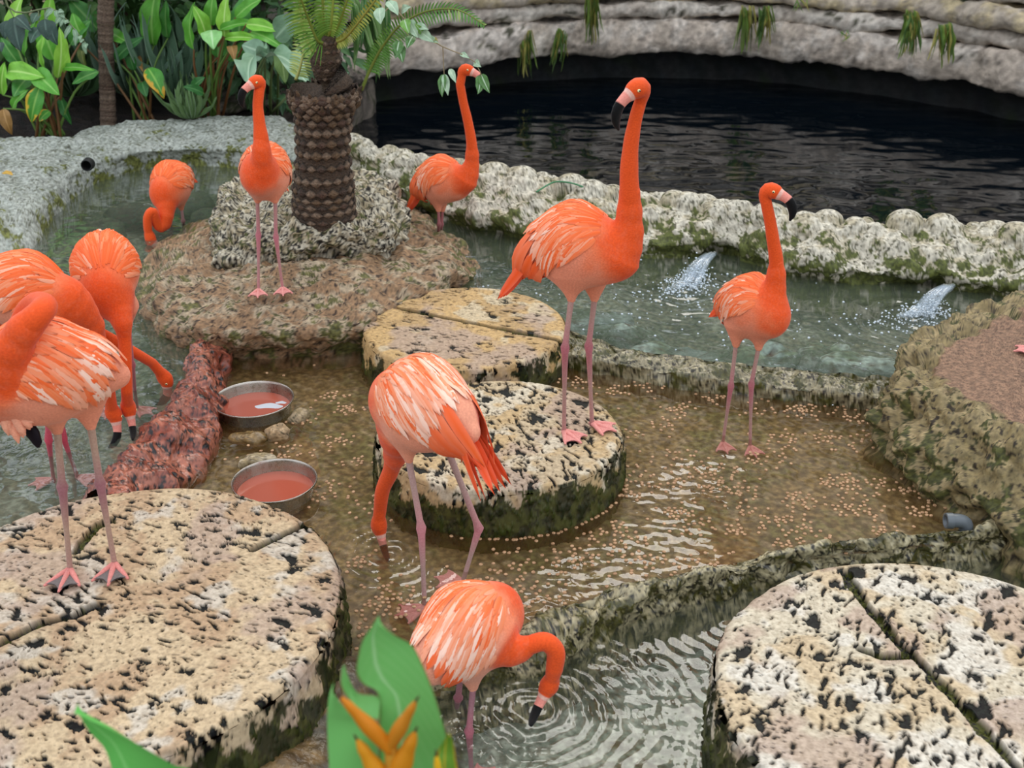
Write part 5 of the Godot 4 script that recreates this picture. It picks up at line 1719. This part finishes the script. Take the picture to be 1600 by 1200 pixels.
	stem(dr, [Vector3(-0.996, 1.315, -8.06), Vector3(-0.948, 1.147, -7.84), Vector3(-0.915, 1.007, -7.73)], 0.02, 0.015, "5a5038")
	# vine twig hanging before the dark pool
	var vine := thing("vine", "thin vine with small pale leaves hanging right of the cycad crown", "vine", Vector3(-0.57, 1.531, -5.5))
	stem(vine, [Vector3(-0.57, 1.531, -5.5), Vector3(-0.539, 1.43, -5.48), Vector3(-0.431, 1.332, -5.45), Vector3(-0.317, 1.261, -5.42), Vector3(-0.224, 1.228, -5.4), Vector3(-0.167, 1.194, -5.4)], 0.004, 0.002, "8a7a5a")
	stem(vine, [Vector3(-0.311, 1.258, -5.42), Vector3(-0.31, 1.182, -5.42), Vector3(-0.308, 1.13, -5.42)], 0.0025, 0.002, "8a7a5a")
	stem(vine, [Vector3(-0.539, 1.43, -5.48), Vector3(-0.572, 1.401, -5.45), Vector3(-0.584, 1.375, -5.44)], 0.003, 0.002, "8a7a5a")
	stem(vine, [Vector3(-0.167, 1.194, -5.4), Vector3(-0.145, 1.152, -5.4), Vector3(-0.139, 1.129, -5.4)], 0.0025, 0.002, "8a7a5a")
	for q in [[Vector3(-0.585, 1.428, -5.42), Vector3(-0.581, 1.371, -5.36), .055, 0], [Vector3(-0.549, 1.455, -5.42), Vector3(-0.501, 1.41, -5.36), .05, 0], [Vector3(-0.479, 1.378, -5.42), Vector3(-0.459, 1.333, -5.36), .05, 1], [Vector3(-0.456, 1.373, -5.42), Vector3(-0.42, 1.311, -5.36), .05, 0], [Vector3(-0.428, 1.351, -5.42), Vector3(-0.373, 1.347, -5.36), .035, 0], [Vector3(-0.415, 1.328, -5.42), Vector3(-0.352, 1.294, -5.36), .05, 0], [Vector3(-0.442, 1.306, -5.42), Vector3(-0.467, 1.267, -5.36), .045, 2], [Vector3(-0.379, 1.3, -5.42), Vector3(-0.33, 1.289, -5.36), .03, 0], [Vector3(-0.333, 1.278, -5.42), Vector3(-0.346, 1.305, -5.36), .025, 3], [Vector3(-0.311, 1.136, -5.42), Vector3(-0.319, 1.051, -5.36), .04, 2], [Vector3(-0.308, 1.136, -5.42), Vector3(-0.29, 1.057, -5.36), .035, 0], [Vector3(-0.282, 1.159, -5.42), Vector3(-0.254, 1.114, -5.36), .03, 0], [Vector3(-0.231, 1.227, -5.42), Vector3(-0.194, 1.222, -5.36), .025, 0], [Vector3(-0.168, 1.193, -5.42), Vector3(-0.143, 1.183, -5.36), .035, 0], [Vector3(-0.145, 1.13, -5.42), Vector3(-0.151, 1.063, -5.36), .05, 2], [Vector3(-0.14, 1.136, -5.42), Vector3(-0.104, 1.068, -5.36), .045, 2], [Vector3(-0.523, 1.278, -5.42), Vector3(-0.487, 1.205, -5.36), .06, 2], [Vector3(-0.506, 1.284, -5.42), Vector3(-0.52, 1.222, -5.36), .05, 2], [Vector3(-0.401, 1.317, -5.42), Vector3(-0.424, 1.366, -5.36), .03, 1], [Vector3(-0.489, 1.411, -5.42), Vector3(-0.449, 1.442, -5.36), .04, 0]]:
		var cl: String = ["a9c4a4", "76a84c", "4f7c3c", "c8b84a"][q[3]]
		leaf(vine, q[0], q[1], q[2], blade(cl, "c4d6bc", 0.2, 0.12, 0.72), Vector3(rng.randf_range(-0.5, 0.5), 0.4, 0.8))
	# grasses that hang over the far wall
	for t in [[Vector3(0.142, 0.175, -12.2), 0.5, 26, "leftmost of the grass tufts hanging down the far wall"], [Vector3(0.502, 0.175, -12.2), 0.4, 20, "grass tuft hanging behind the tall flamingo's head, left of it"], [Vector3(0.795, 0.509, -12.2), 0.5, 26, "high grass tuft on the far wall above the tall flamingo"], [Vector3(2.325, 0.409, -12.13), 0.45, 24, "left one of the pair of grass tufts mid wall"], [Vector3(2.478, 0.428, -12.01), 0.45, 24, "right one of the pair of grass tufts mid wall"], [Vector3(3.589, 0.536, -11), 0.42, 34, "fullest yellow green grass tuft on the right part of the wall"], [Vector3(3.826, 0.463, -10.77), 0.36, 22, "dark green grass tuft right of the fullest wall tuft"], [Vector3(2.762, 0.548, -11.76), 0.1, 8, "short dry grass tuft on the upper wall ledge"], [Vector3(3.145, 0.291, -11.45), 0.07, 6, "tiny green sprig in the wall crack right of centre"]]:
		hanging_grass(t[0], t[1], t[2], t[3])
	for q in [[Vector3(4.32, 0.663, -11.2), "bushy green fern on the upper ledge at the top right"], [Vector3(4.604, 0.551, -11.2), "small bright fern at the right end of the upper ledge"], [Vector3(4.123, 0.618, -11.2), "arching grass on the upper ledge beside the bushy fern"]]:
		spiky(q[0], 0.35, "4f7a40", q[1], 40)
	# trees beyond the wall, reflected in the water
	for k in 7:
		shrub(Vector3(-6.0 + 3.1 * k, 2.2, -15.5 + 1.2 * absf(k - 3.0) * 0.5), 2.4, "2f4a26", ["far tree above the wall, first from the left", "far tree above the wall, second from the left", "far tree above the wall, third from the left", "far tree above the middle of the wall", "far tree above the wall, third from the right", "far tree above the wall, second from the right", "far tree above the wall, first from the right"][k], 0.35)


func spiky(at: Vector3, h: float, colour: String, label: String, n: int) -> void:
	var root := thing("spiky_plant", label, "plant", at)
	var m := [blade(colour, "9ab09a", -0.25, 0.25, 0.55), blade(colour, "6f8468", -0.4, 0.25, 0.5)]
	for q in n:
		var ang := rng.randf() * TAU
		var lean := rng.randf_range(0.15, 1.0)
		var l := h * rng.randf_range(0.6, 1.15)
		var t := at + Vector3(cos(ang) * lean, 1.1 - 0.5 * lean, sin(ang) * lean).normalized() * l
		var b := at + Vector3(cos(ang), 0, sin(ang)) * 0.03
		leaf(root, b, t, 0.03 + 0.01 * rng.randf(), m[q % 2], Vector3(-cos(ang) * 0.8, 0.6, -sin(ang) * 0.8 + 0.2))


func hanging_grass(at: Vector3, l: float, n: int, label: String) -> void:
	var root := thing("hanging_grass", label, "grass tuft", at)
	var m := [blade("9ab85e", "bcc880", 0.06, 0.3, 0.55), blade("7fa060", "a0b880", -0.05, 0.3, 0.5), blade("ccc474", "d8d090", 0.05, 0.3, 0.5)]
	for q in n:
		var b := at + Vector3(rng.randf_range(-0.06, 0.06), rng.randf_range(-0.03, 0.03), rng.randf_range(-0.02, 0.04))
		var t := b + Vector3(rng.randf_range(-0.08, 0.08), -l * rng.randf_range(0.5, 1.0), rng.randf_range(0.03, 0.1))
		leaf(root, b, t, 0.011, m[q % 3], Vector3(rng.randf_range(-0.5, 0.5), 0.1, 1))


var shrub_leaf: ArrayMesh


func shrub(at: Vector3, r: float, colour: String, label: String, leaf_len := 0.16) -> void:
	var root := thing("shrub" if at.y < 1.0 else "far_tree", label, "shrub" if at.y < 1.0 else "tree", at)
	var a := Acc.new()
	for q in 5:
		var ang := TAU * q / 5.0
		tube(a, [at + Vector3(0, -0.1, 0), at + Vector3(cos(ang) * r * 0.2, r * 0.5, sin(ang) * r * 0.2), at + Vector3(cos(ang) * r * 0.6, r * 1.1, sin(ang) * r * 0.6)], [0.03 * r + 0.01, 0.02 * r, 0.006], 6, kc("4a3a2a"), 6)
	part("stem", a.mesh(), M.stem, root)
	if shrub_leaf == null:
		shrub_leaf = blade("ffffff", "ffffff", 0.15, 0.15, 0.7)
	var mm := MultiMesh.new()
	mm.transform_format = MultiMesh.TRANSFORM_3D
	mm.use_colors = true
	mm.mesh = shrub_leaf
	var n := 900
	mm.instance_count = n
	for q in n:
		var v := Vector3(rng.randfn(), rng.randfn(), rng.randfn()).normalized()
		var p := Vector3(0, r * 0.95, 0) + v * r * pow(rng.randf(), 0.4) * (1.0 + 0.25 * nA.get_noise_3dv(v * 2.0 + at))
		p.y = maxf(p.y, 0.05)
		var x := (v + Vector3(rng.randfn() * 0.5, rng.randfn() * 0.5 - 0.4, rng.randfn() * 0.5)).normalized()
		var nn := Vector3(rng.randfn() * 0.4, 1, rng.randfn() * 0.4)
		nn = (nn - x * nn.dot(x)).normalized()
		var l := leaf_len * rng.randf_range(0.6, 1.3)
		mm.set_instance_transform(q, Transform3D(Basis(x * l, nn * l, x.cross(nn) * l * 0.4), p))
		mm.set_instance_color(q, kc(colour).lerp(kc("6f9a4a"), rng.randf() * 0.35))
	var mi := MultiMeshInstance3D.new()
	mi.name = "foliage"
	mi.multimesh = mm
	mi.material_override = M.leaf
	root.add_child(mi, true)
	mi.set_meta("kind", "stuff")


# ---------------------------------------------------------------- bowls, pellets, spouts
func lathe(a: Acc, c: Vector3, prof: Array, segs: int, col = null) -> void:
	var P := PackedVector3Array()
	for i in segs + 1:
		var ang := TAU * i / segs
		for q in prof:
			P.append(c + Vector3(cos(ang) * q[0], q[1], sin(ang) * q[0]))
	add_grid(a, P, segs + 1, prof.size(), true, -1.0, null, col)


func bowl(at: Vector3, r: float, label: String, swirl: bool) -> void:
	var root := thing("feed_bowl", label, "bowl", at)
	var a := Acc.new()
	var h := 0.085
	lathe(a, at, [[0.0, 0.0], [r * 0.8, 0.0], [r * 0.86, 0.006], [r * 0.9, 0.03], [r * 0.965, h - 0.008], [r * 1.0, h - 0.006], [r * 1.012, h - 0.002], [r * 1.005, h + 0.003], [r * 0.985, h + 0.003], [r * 0.96, h - 0.006], [r * 0.93, h - 0.03], [r * 0.87, 0.014], [r * 0.8, 0.008], [0.0, 0.008]], 72)
	part("shell", a.mesh(), M.steel, root)
	var f := Acc.new()
	lathe(f, at, [[r * 0.913, h * 0.5 - 0.003], [r * 0.905, h * 0.5], [r * 0.5, h * 0.5], [0.0, h * 0.5]], 72)
	part("liquid_feed", f.mesh(), M.red_feed, root)
	if swirl:
		var s := Acc.new()
		for q in [[0.35, 0.1, 0.36, 0.14], [0.62, 0.3, 0.14, 0.07]]:
			var P := PackedVector3Array()
			for i in 25:
				var ang := TAU * i / 24.0
				for k in 3:
					var rr: float = [1.0, 0.7, 0.0][k]
					P.append(at + Vector3(q[0] * r + cos(ang) * q[2] * r * rr, h * 0.5 + (0.0018 if k > 0 else 0.0002), -q[1] * r + sin(ang) * q[3] * r * rr * (1.0 + 0.3 * sin(ang * 3))))
			add_grid(s, P, 25, 3, true, -1.0, null, Color.WHITE)
		tag(part("foam_patch", s.mesh(), M.foam, root), "pale foam patch floating on the red feed")


func build_small_things() -> void:
	bowl(Vector3(-1.059, -0.03, -4.294), 0.163, "round steel feed bowl of red liquid beside the ridge rock, farther back", true)
	bowl(Vector3(-0.856, -0.03, -3.649), 0.152, "round steel feed bowl of red liquid half behind the large front disc", false)
	# grey pipe elbow on the front rim
	var ep := Vector3(1.532, 0.02, -3.388)
	var el := thing("pipe_elbow", "grey plastic pipe elbow on the front ledge by the boulder", "pipe", ep)
	var a := Acc.new()
	tube(a, [ep + Vector3(0.02, -0.05, 0), ep + Vector3(0.02, 0.0, 0), ep + Vector3(0.012, 0.022, 0), ep + Vector3(-0.01, 0.032, 0), ep + Vector3(-0.045, 0.032, 0)], [0.024, 0.024, 0.024, 0.024, 0.024], 20, Color.WHITE, 16)
	part("elbow", a.mesh(), M.pipe_grey, el)
	var b := Acc.new()
	var rp := ep + Vector3(-0.052, 0.032, 0)
	var P := PackedVector3Array()
	for i in 25:
		var ang := TAU * i / 24.0
		for q in [[0.0, 0.012], [0.017, 0.012], [0.018, -0.004], [0.026, -0.004], [0.0275, 0.0], [0.0275, 0.02]]:
			P.append(rp + Vector3(q[1], cos(ang) * q[0], sin(ang) * q[0]))
	add_grid(b, P, 25, 6, true, 1.0, null, Color.WHITE)
	part("socket_rim", b.mesh(), M.pipe_grey, el)
	# drain hole in the left rim: a short dark pipe end
	var hp := Vector3(-2.603, 0.25, -7.058)
	var dh := Acc.new()
	P = PackedVector3Array()
	for i in 25:
		var ang := TAU * i / 24.0
		for q in [[0.0, -0.05], [0.026, -0.05], [0.028, 0.012], [0.034, 0.014], [0.037, 0.0], [0.038, -0.04]]:
			P.append(hp + Vector3(cos(ang) * q[0], sin(ang) * q[0], q[1]))
	add_grid(dh, P, 25, 6, true, -1.0, null, kc("14140f"))
	tag(part("drain_pipe", dh.mesh(), M.stem), "dark drain opening in the pale rim of the left basin", "pipe")
	var hose := Acc.new()
	tube(hose, [Vector3(0.135, 0.3, -6.343), Vector3(0.222, 0.33, -6.414), Vector3(0.279, 0.34, -6.405), Vector3(0.356, 0.34, -6.356), Vector3(0.433, 0.31, -6.334), Vector3(0.48, 0.27, -6.321)], [0.005, 0.005, 0.005, 0.005, 0.005, 0.005], 8, kc("3f7a52"), 30)
	tag(part("hose", hose.mesh(), M.stem), "thin green hose over the knobbly rim left of the tall flamingo", "hose")
	# yellow leaf on the rim
	var yl := leaf(self, Vector3(-3.029, 0.27, -6.823), Vector3(-2.954, 0.27, -6.796), 0.045, blade("c79a3a", "dcb85c", 0.15, 0.1, 0.75), Vector3(0, 1, 0.2), "fallen_leaf")
	yl.position = Vector3(-3.021, 0.275, -6.806)
	tag(yl, "yellow fallen leaf lying on the pale rim at the left edge", "leaf")
	# pellets afloat
	var pm := Acc.new()
	lathe(pm, Vector3.ZERO, [[0.0, -0.0025], [0.0045, -0.0025], [0.0065, -0.001], [0.0068, 0.001], [0.0058, 0.0026], [0.0034, 0.0034], [0.0, 0.0036]], 12)
	var pmesh := pm.mesh()
	var r := RandomNumberGenerator.new()
	r.seed = 21
	var clumps := [Vector3(-0.831, 0, -4.221), Vector3(-0.673, 0, -4.305), Vector3(-0.69, 0, -4.034), Vector3(-0.889, 0, -3.958), Vector3(-0.479, 0, -3.567), Vector3(-0.396, 0, -4.305), Vector3(-0.904, 0, -3.525), Vector3(-0.506, 0, -3.213), Vector3(-0.387, 0, -3.072), Vector3(-0.697, 0, -3.653), Vector3(0.436, 0, -4.481), Vector3(0.276, 0, -4.543), Vector3(0.579, 0, -4.543), Vector3(0.686, 0, -4.305), Vector3(0.863, 0, -4.421), Vector3(1.036, 0, -4.481), Vector3(0.62, 0, -4.193), Vector3(0.456, 0, -4.086), Vector3(0.639, 0, -3.933), Vector3(0.716, 0, -3.789), Vector3(0.478, 0, -3.789), Vector3(0.43, 0, -3.653), Vector3(0.562, 0, -3.698), Vector3(0.808, 0, -3.766), Vector3(0.836, 0, -3.653), Vector3(0.75, 0, -3.698), Vector3(0.949, 0, -3.884), Vector3(1.053, 0, -4.034), Vector3(1.24, 0, -4.305), Vector3(1.41, 0, -4.248), Vector3(1.254, 0, -4.034), Vector3(1.404, 0, -4.034), Vector3(1.494, 0, -4.086), Vector3(1.188, 0, -4.305), Vector3(1.201, 0, -3.72), Vector3(1.219, 0, -3.698), Vector3(1.017, 0, -3.631), Vector3(1.037, 0, -3.567), Vector3(0.954, 0, -3.443), Vector3(1.383, 0, -3.698), Vector3(1.446, 0, -3.675), Vector3(1.502, 0, -3.631), Vector3(1.446, 0, -3.525), Vector3(1.231, 0, -3.567), Vector3(1.197, 0, -3.525), Vector3(0.93, 0, -3.325), Vector3(0.836, 0, -3.525), Vector3(0.77, 0, -3.403), Vector3(0.632, 0, -3.213), Vector3(0.464, 0, -3.213), Vector3(0.386, 0, -3.287), Vector3(0.352, 0, -3.403), Vector3(0.305, 0, -3.363), Vector3(0.211, 0, -3.213), Vector3(0.149, 0, -3.25), Vector3(0.062, 0, -3.142), Vector3(0.121, 0, -3.039), Vector3(0.041, 0, -3.056), Vector3(-0.042, 0, -3.195), Vector3(-0.082, 0, -3.107), Vector3(-0.202, 0, -3.039), Vector3(-0.358, 0, -2.973), Vector3(-0.421, 0, -3.006), Vector3(-0.463, 0, -2.847), Vector3(-0.418, 0, -2.787), Vector3(1.056, 0, -4.305), Vector3(1.433, 0, -4.333), Vector3(1.26, 0, -4.512), Vector3(1.514, 0, -3.983), Vector3(1.579, 0, -3.653), Vector3(-0.584, 0, -3.884), Vector3(-0.901, 0, -3.884), Vector3(-0.755, 0, -4.421), Vector3(0.587, 0, -3.525), Vector3(0.621, 0, -3.443), Vector3(1.059, 0, -3.325), Vector3(1.276, 0, -3.403)]
	var pg := PackedVector2Array()
	for q in [Vector3(-1.246, 0, -4.702), Vector3(-0.692, 0, -4.802), Vector3(-0.563, 0, -4.669), Vector3(0.259, 0, -4.802), Vector3(0.448, 0, -4.637), Vector3(0.823, 0, -4.518), Vector3(1.213, 0, -4.421), Vector3(1.518, 0, -4.305), Vector3(1.467, 0, -4.034), Vector3(1.509, 0, -3.653), Vector3(1.606, 0, -3.403), Vector3(1.381, 0, -3.317), Vector3(1.061, 0, -3.242), Vector3(0.794, 0, -3.177), Vector3(0.573, 0, -3.09), Vector3(0.401, 0, -2.999), Vector3(0.195, 0, -2.893), Vector3(0, 0, -2.787), Vector3(-0.184, 0, -2.673), Vector3(-0.43, 0, -2.565), Vector3(-0.504, 0, -2.941), Vector3(-0.66, 0, -3.403), Vector3(-0.766, 0, -3.653), Vector3(-1.194, 0, -3.789), Vector3(-1.188, 0, -4.305)]:
		pg.append(Vector2(q.x, q.z))
	var all: Array = []
	var discs := [[Vector2(-0.209, -4.815), 0.47], [Vector2(-0.047, -3.8), 0.47], [Vector2(-1.11, -2.67), 0.65]]
	var n_try := 0
	while all.size() < 1250 and n_try < 40000:
		n_try += 1
		var c: Vector3 = clumps[r.randi() % clumps.size()]
		var big: float = 0.018 + 0.04 * absf(sin(c.x * 37.0))
		var p := Vector2(c.x + r.randfn() * big, c.z + r.randfn() * big * 0.8)
		if n_try % 17 == 0:
			p = Vector2(r.randf_range(-1.2, 1.8), r.randf_range(-4.9, -2.7))
		if not Geometry2D.is_point_in_polygon(p, pg):
			continue
		var ok := true
		for d in discs:
			if p.distance_to(d[0]) < d[1]:
				ok = false
		if not ok:
			continue
		for q in all:
			if absf(q.x - p.x) < 0.0128 and q.distance_squared_to(p) < 0.0128 * 0.0128:
				ok = false
				break
		if ok:
			all.append(p)
	# a line of them along the foot of the middle disc and of the boulder
	for k in 60:
		var ang := 0.05 + 1.9 * k / 60.0
		if r.randf() < 0.55:
			all.append(Vector2(-0.047 + cos(ang) * 0.474 + r.randfn() * 0.003, -3.8 + sin(ang) * 0.452 + r.randfn() * 0.003))
	all.sort_custom(func(s, t): return s.y > t.y)
	for k in 300:
		var o := MeshInstance3D.new()
		o.mesh = pmesh
		o.material_override = M.pellet
		o.name = "feed_pellet" if k == 0 else "feed_pellet_%03d" % k
		add_child(o)
		o.position = Vector3(all[k].x, 0.0015, all[k].y)
		o.rotation = Vector3(r.randf_range(-0.15, 0.15), r.randf() * 6.0, r.randf_range(-0.15, 0.15))
		tag(o, "small round tan feed pellet floating on the near part of the brown pool", "feed pellet", "feed pellets floating on the brown pool")
	var mm := MultiMesh.new()
	mm.transform_format = MultiMesh.TRANSFORM_3D
	mm.mesh = pmesh
	mm.instance_count = all.size() - 300
	for k in range(300, all.size()):
		mm.set_instance_transform(k - 300, Transform3D(Basis.from_euler(Vector3(r.randf_range(-0.15, 0.15), r.randf() * 6.0, r.randf_range(-0.15, 0.15))), Vector3(all[k].x, 0.0015, all[k].y)))
	var mi := MultiMeshInstance3D.new()
	mi.name = "floating_feed"
	mi.multimesh = mm
	mi.material_override = M.pellet
	add_child(mi)
	tag(mi, "clumps of tan feed pellets floating on the far part of the brown pool", "feed", "", "stuff")
	# water spouts under the knobbly rim
	spout(Vector3(1.034, 0.13, -5.798), Vector3(0.845, 0.06, -5.489), "splashing water spout under the rim behind the two right flamingos", 5)
	spout(Vector3(2.115, 0.14, -5.322), Vector3(1.892, 0.06, -5.131), "splashing water spout under the rim beside the boulder", 6)


func spout(a: Vector3, b: Vector3, label: String, sd: int) -> void:
	var root := thing("water_spout", label, "water spout", Vector3(a.x, 0.05, a.z))
	var r := RandomNumberGenerator.new()
	r.seed = sd
	var m := a.lerp(b, 0.35) + Vector3(0, 0.015, 0)
	var jet := Acc.new()
	for q in 6:
		var o := Vector3((q - 2.5) * 0.015, r.randf_range(-0.01, 0.01), r.randf_range(-0.01, 0.01))
		tube(jet, [a + o * 0.6, m + o, a.lerp(b, 0.7) + o * 1.4 + Vector3(0, -0.02, 0), b + o * 2.0], [0.013, 0.014, 0.013, 0.01], 7, Color.WHITE, 12)
	part("jet", jet.mesh(), M.jet_water, root)
	var drop := SphereMesh.new()
	drop.radius = 1.0
	drop.height = 2.0
	drop.radial_segments = 8
	drop.rings = 5
	var mm := MultiMesh.new()
	mm.transform_format = MultiMesh.TRANSFORM_3D
	mm.mesh = drop
	mm.instance_count = 640
	for k in 640:
		var t := absf(r.randfn()) * 0.5 - 0.12
		var p := a.lerp(b, 0.45 + t) + Vector3(r.randfn() * (0.03 + 0.1 * t), 0, r.randfn() * (0.03 + 0.06 * t))
		p.y = 0.052 + absf(r.randfn()) * 0.035 * exp(-maxf(t, 0) * 2.0) + maxf(0, -t) * 0.12
		var s := r.randf_range(0.002, 0.006)
		if k > 540:
			p = b + Vector3(r.randfn() * 0.45, 0, r.randfn() * 0.28 + 0.15)
			p.y = 0.052
			s = r.randf_range(0.003, 0.007)
		mm.set_instance_transform(k, Transform3D(Basis.IDENTITY.scaled(Vector3(s, s * 0.7, s)), p - root.position))
	var mi := MultiMeshInstance3D.new()
	mi.name = "foam"
	mi.multimesh = mm
	mi.material_override = M.foam
	root.add_child(mi, true)
	mi.set_meta("kind", "stuff")


# ---------------------------------------------------------------- the plant just before the viewer
# a blade given by its two edges (same number of points) with a fold between
func lamina(left: Array, right: Array, depth: float, colour: String, vein: String, mid_at: float, edge: String, edge_w: float) -> ArrayMesh:
	var nu := 40
	var nv := 25
	var P := PackedVector3Array()
	var C := PackedColorArray()
	for i in nu:
		var t := float(i) / (nu - 1)
		var l: Vector3 = spline(left, t)
		var r: Vector3 = spline(right, t)
		for j in nv:
			var s := float(j) / (nv - 1)
			var x := absf(s - mid_at) / maxf(mid_at, 1.0 - mid_at)
			P.append(l.lerp(r, s) + Vector3(0, 0, depth * (x * x - 0.5) + 0.004 * sin(t * 9.0 + s * 3.0)))
			var c := kc(colour).lerp(kc(vein), 0.12 * maxf(0.0, sin(t * 70.0 - absf(s - mid_at) * 34.0)))
			if absf(s - mid_at) < 0.03:
				c = kc(vein)
			if edge and (s < edge_w or s > 1.0 - edge_w):
				c = c.lerp(kc(edge), 0.8)
			C.append(c)
	var a := Acc.new()
	add_grid(a, P, nu, nv, false, 1.0, null, C)
	return a.mesh()


func build_front_plants() -> void:
	var z := 1.14
	var h := thing("heliconia", "heliconia in front with torn green leaf and orange yellow bracts", "plant", Vector3(-0.172, 0.984, -1.14))
	part("leaf", lamina([Vector3(-0.161, 1.37, -1.14), Vector3(-0.171, 1.354, -1.14), Vector3(-0.182, 1.335, -1.14), Vector3(-0.19, 1.305, -1.14), Vector3(-0.193, 1.28, -1.14), Vector3(-0.186, 1.262, -1.14), Vector3(-0.17, 1.251, -1.14), Vector3(-0.167, 1.229, -1.14), Vector3(-0.169, 1.187, -1.14), Vector3(-0.173, 1.1, -1.14), Vector3(-0.179, 0.984, -1.14)], [Vector3(-0.158, 1.37, -1.14), Vector3(-0.149, 1.359, -1.14), Vector3(-0.138, 1.349, -1.14), Vector3(-0.12, 1.337, -1.14), Vector3(-0.108, 1.31, -1.14), Vector3(-0.097, 1.275, -1.14), Vector3(-0.088, 1.234, -1.14), Vector3(-0.08, 1.187, -1.14), Vector3(-0.072, 1.144, -1.14), Vector3(-0.067, 1.089, -1.14), Vector3(-0.067, 0.984, -1.14)], 0.02, "78c06a", "a8d89a", 0.28, "6a5a2a", 0.012), M.leaf, h)
	part("leaf_lobe", lamina([Vector3(-0.22, 1.275, -1.13), Vector3(-0.226, 1.259, -1.13), Vector3(-0.231, 1.228, -1.13), Vector3(-0.234, 1.197, -1.13), Vector3(-0.235, 1.154, -1.13), Vector3(-0.235, 1.099, -1.13), Vector3(-0.235, 0.995, -1.13)], [Vector3(-0.218, 1.275, -1.13), Vector3(-0.21, 1.254, -1.13), Vector3(-0.194, 1.236, -1.13), Vector3(-0.167, 1.23, -1.13), Vector3(-0.167, 1.197, -1.13), Vector3(-0.171, 1.099, -1.13), Vector3(-0.177, 0.995, -1.13)], -0.02, "74bc66", "7cb872", 0.98, "", 0.0), M.leaf, h)
	part("leaf_lobe", lamina([Vector3(-0.207, 1.304, -1.135), Vector3(-0.209, 1.285, -1.135), Vector3(-0.206, 1.262, -1.135), Vector3(-0.197, 1.244, -1.135), Vector3(-0.184, 1.232, -1.135), Vector3(-0.166, 1.223, -1.135)], [Vector3(-0.205, 1.304, -1.135), Vector3(-0.204, 1.287, -1.135), Vector3(-0.197, 1.269, -1.135), Vector3(-0.188, 1.26, -1.135), Vector3(-0.176, 1.253, -1.135), Vector3(-0.165, 1.248, -1.135)], 0.01, "7cc06c", "7cb872", 0.9, "8a7040", 0.05), M.leaf, h)
	part("leaf", lamina([Vector3(-0.078, 1.229, -1.1), Vector3(-0.086, 1.214, -1.1), Vector3(-0.092, 1.193, -1.1), Vector3(-0.096, 1.162, -1.1), Vector3(-0.101, 1.029, -1.1)], [Vector3(-0.077, 1.231, -1.1), Vector3(-0.072, 1.218, -1.1), Vector3(-0.069, 1.196, -1.1), Vector3(-0.067, 1.162, -1.1), Vector3(-0.07, 1.029, -1.1)], 0.012, "6fa83e", "c8b83c", 0.4, "d8b02c", 0.12), M.leaf, h)
	# bracts: tapering folded boats
	for q in [[Vector3(-0.202, 1.315, -1.07), Vector3(-0.146, 1.221, -1.08), 16, "d07c0a"], [Vector3(-0.111, 1.309, -1.07), Vector3(-0.15, 1.223, -1.08), 15, "c27a0e"], [Vector3(-0.186, 1.25, -1.07), Vector3(-0.15, 1.15, -1.08), 20, "d8900f"], [Vector3(-0.114, 1.262, -1.07), Vector3(-0.148, 1.161, -1.08), 22, "cc820c"], [Vector3(-0.091, 1.226, -1.07), Vector3(-0.088, 1.128, -1.08), 12, "e8b41c"]]:
		var a: Vector3 = q[0]
		var b: Vector3 = q[1]
		var acc2 := Acc.new()
		var w: float = q[2] * 0.00062
		tube(acc2, [a, a.lerp(b, 0.25), a.lerp(b, 0.6), b], [0.0012, w * 0.6, w, w * 0.8], 14, kc(q[3]), 20)
		part("bract", acc2.mesh(), M.stem, h)
		var tip := Acc.new()
		tube(tip, [a + (a - b).normalized() * 0.006, a, a.lerp(b, 0.05)], [0.0008, 0.0016, 0.002], 8, kc("4a3018"), 6)
		part("bract_tip", tip.mesh(), M.stem, h)
	stem(h, [Vector3(-0.146, 1.233, -1.08), Vector3(-0.148, 1.161, -1.08), Vector3(-0.155, 1.04, -1.09)], 0.008, 0.008, "c8902c")
	var g := thing("heliconia_leaf", "single green leaf pointing up from the bottom left corner", "leaf", Vector3(-0.482, 0.984, -1.14))
	part("blade", lamina([Vector3(-0.546, 1.234, -1.14), Vector3(-0.544, 1.214, -1.14), Vector3(-0.536, 1.182, -1.14), Vector3(-0.526, 1.155, -1.14), Vector3(-0.52, 1.122, -1.14), Vector3(-0.513, 1.066, -1.14), Vector3(-0.512, 0.984, -1.14)], [Vector3(-0.544, 1.234, -1.14), Vector3(-0.523, 1.215, -1.14), Vector3(-0.493, 1.198, -1.14), Vector3(-0.46, 1.177, -1.14), Vector3(-0.431, 1.15, -1.14), Vector3(-0.405, 1.122, -1.14), Vector3(-0.387, 0.984, -1.14)], 0.02, "66b858", "84cc72", 0.2, "", 0.0), M.leaf, g)
	stem(g, [Vector3(-0.517, 1.112, -1.15), Vector3(-0.492, 1.01, -1.16), Vector3(-0.493, 0.915, -1.18)], 0.006, 0.007, "5a8a3a")
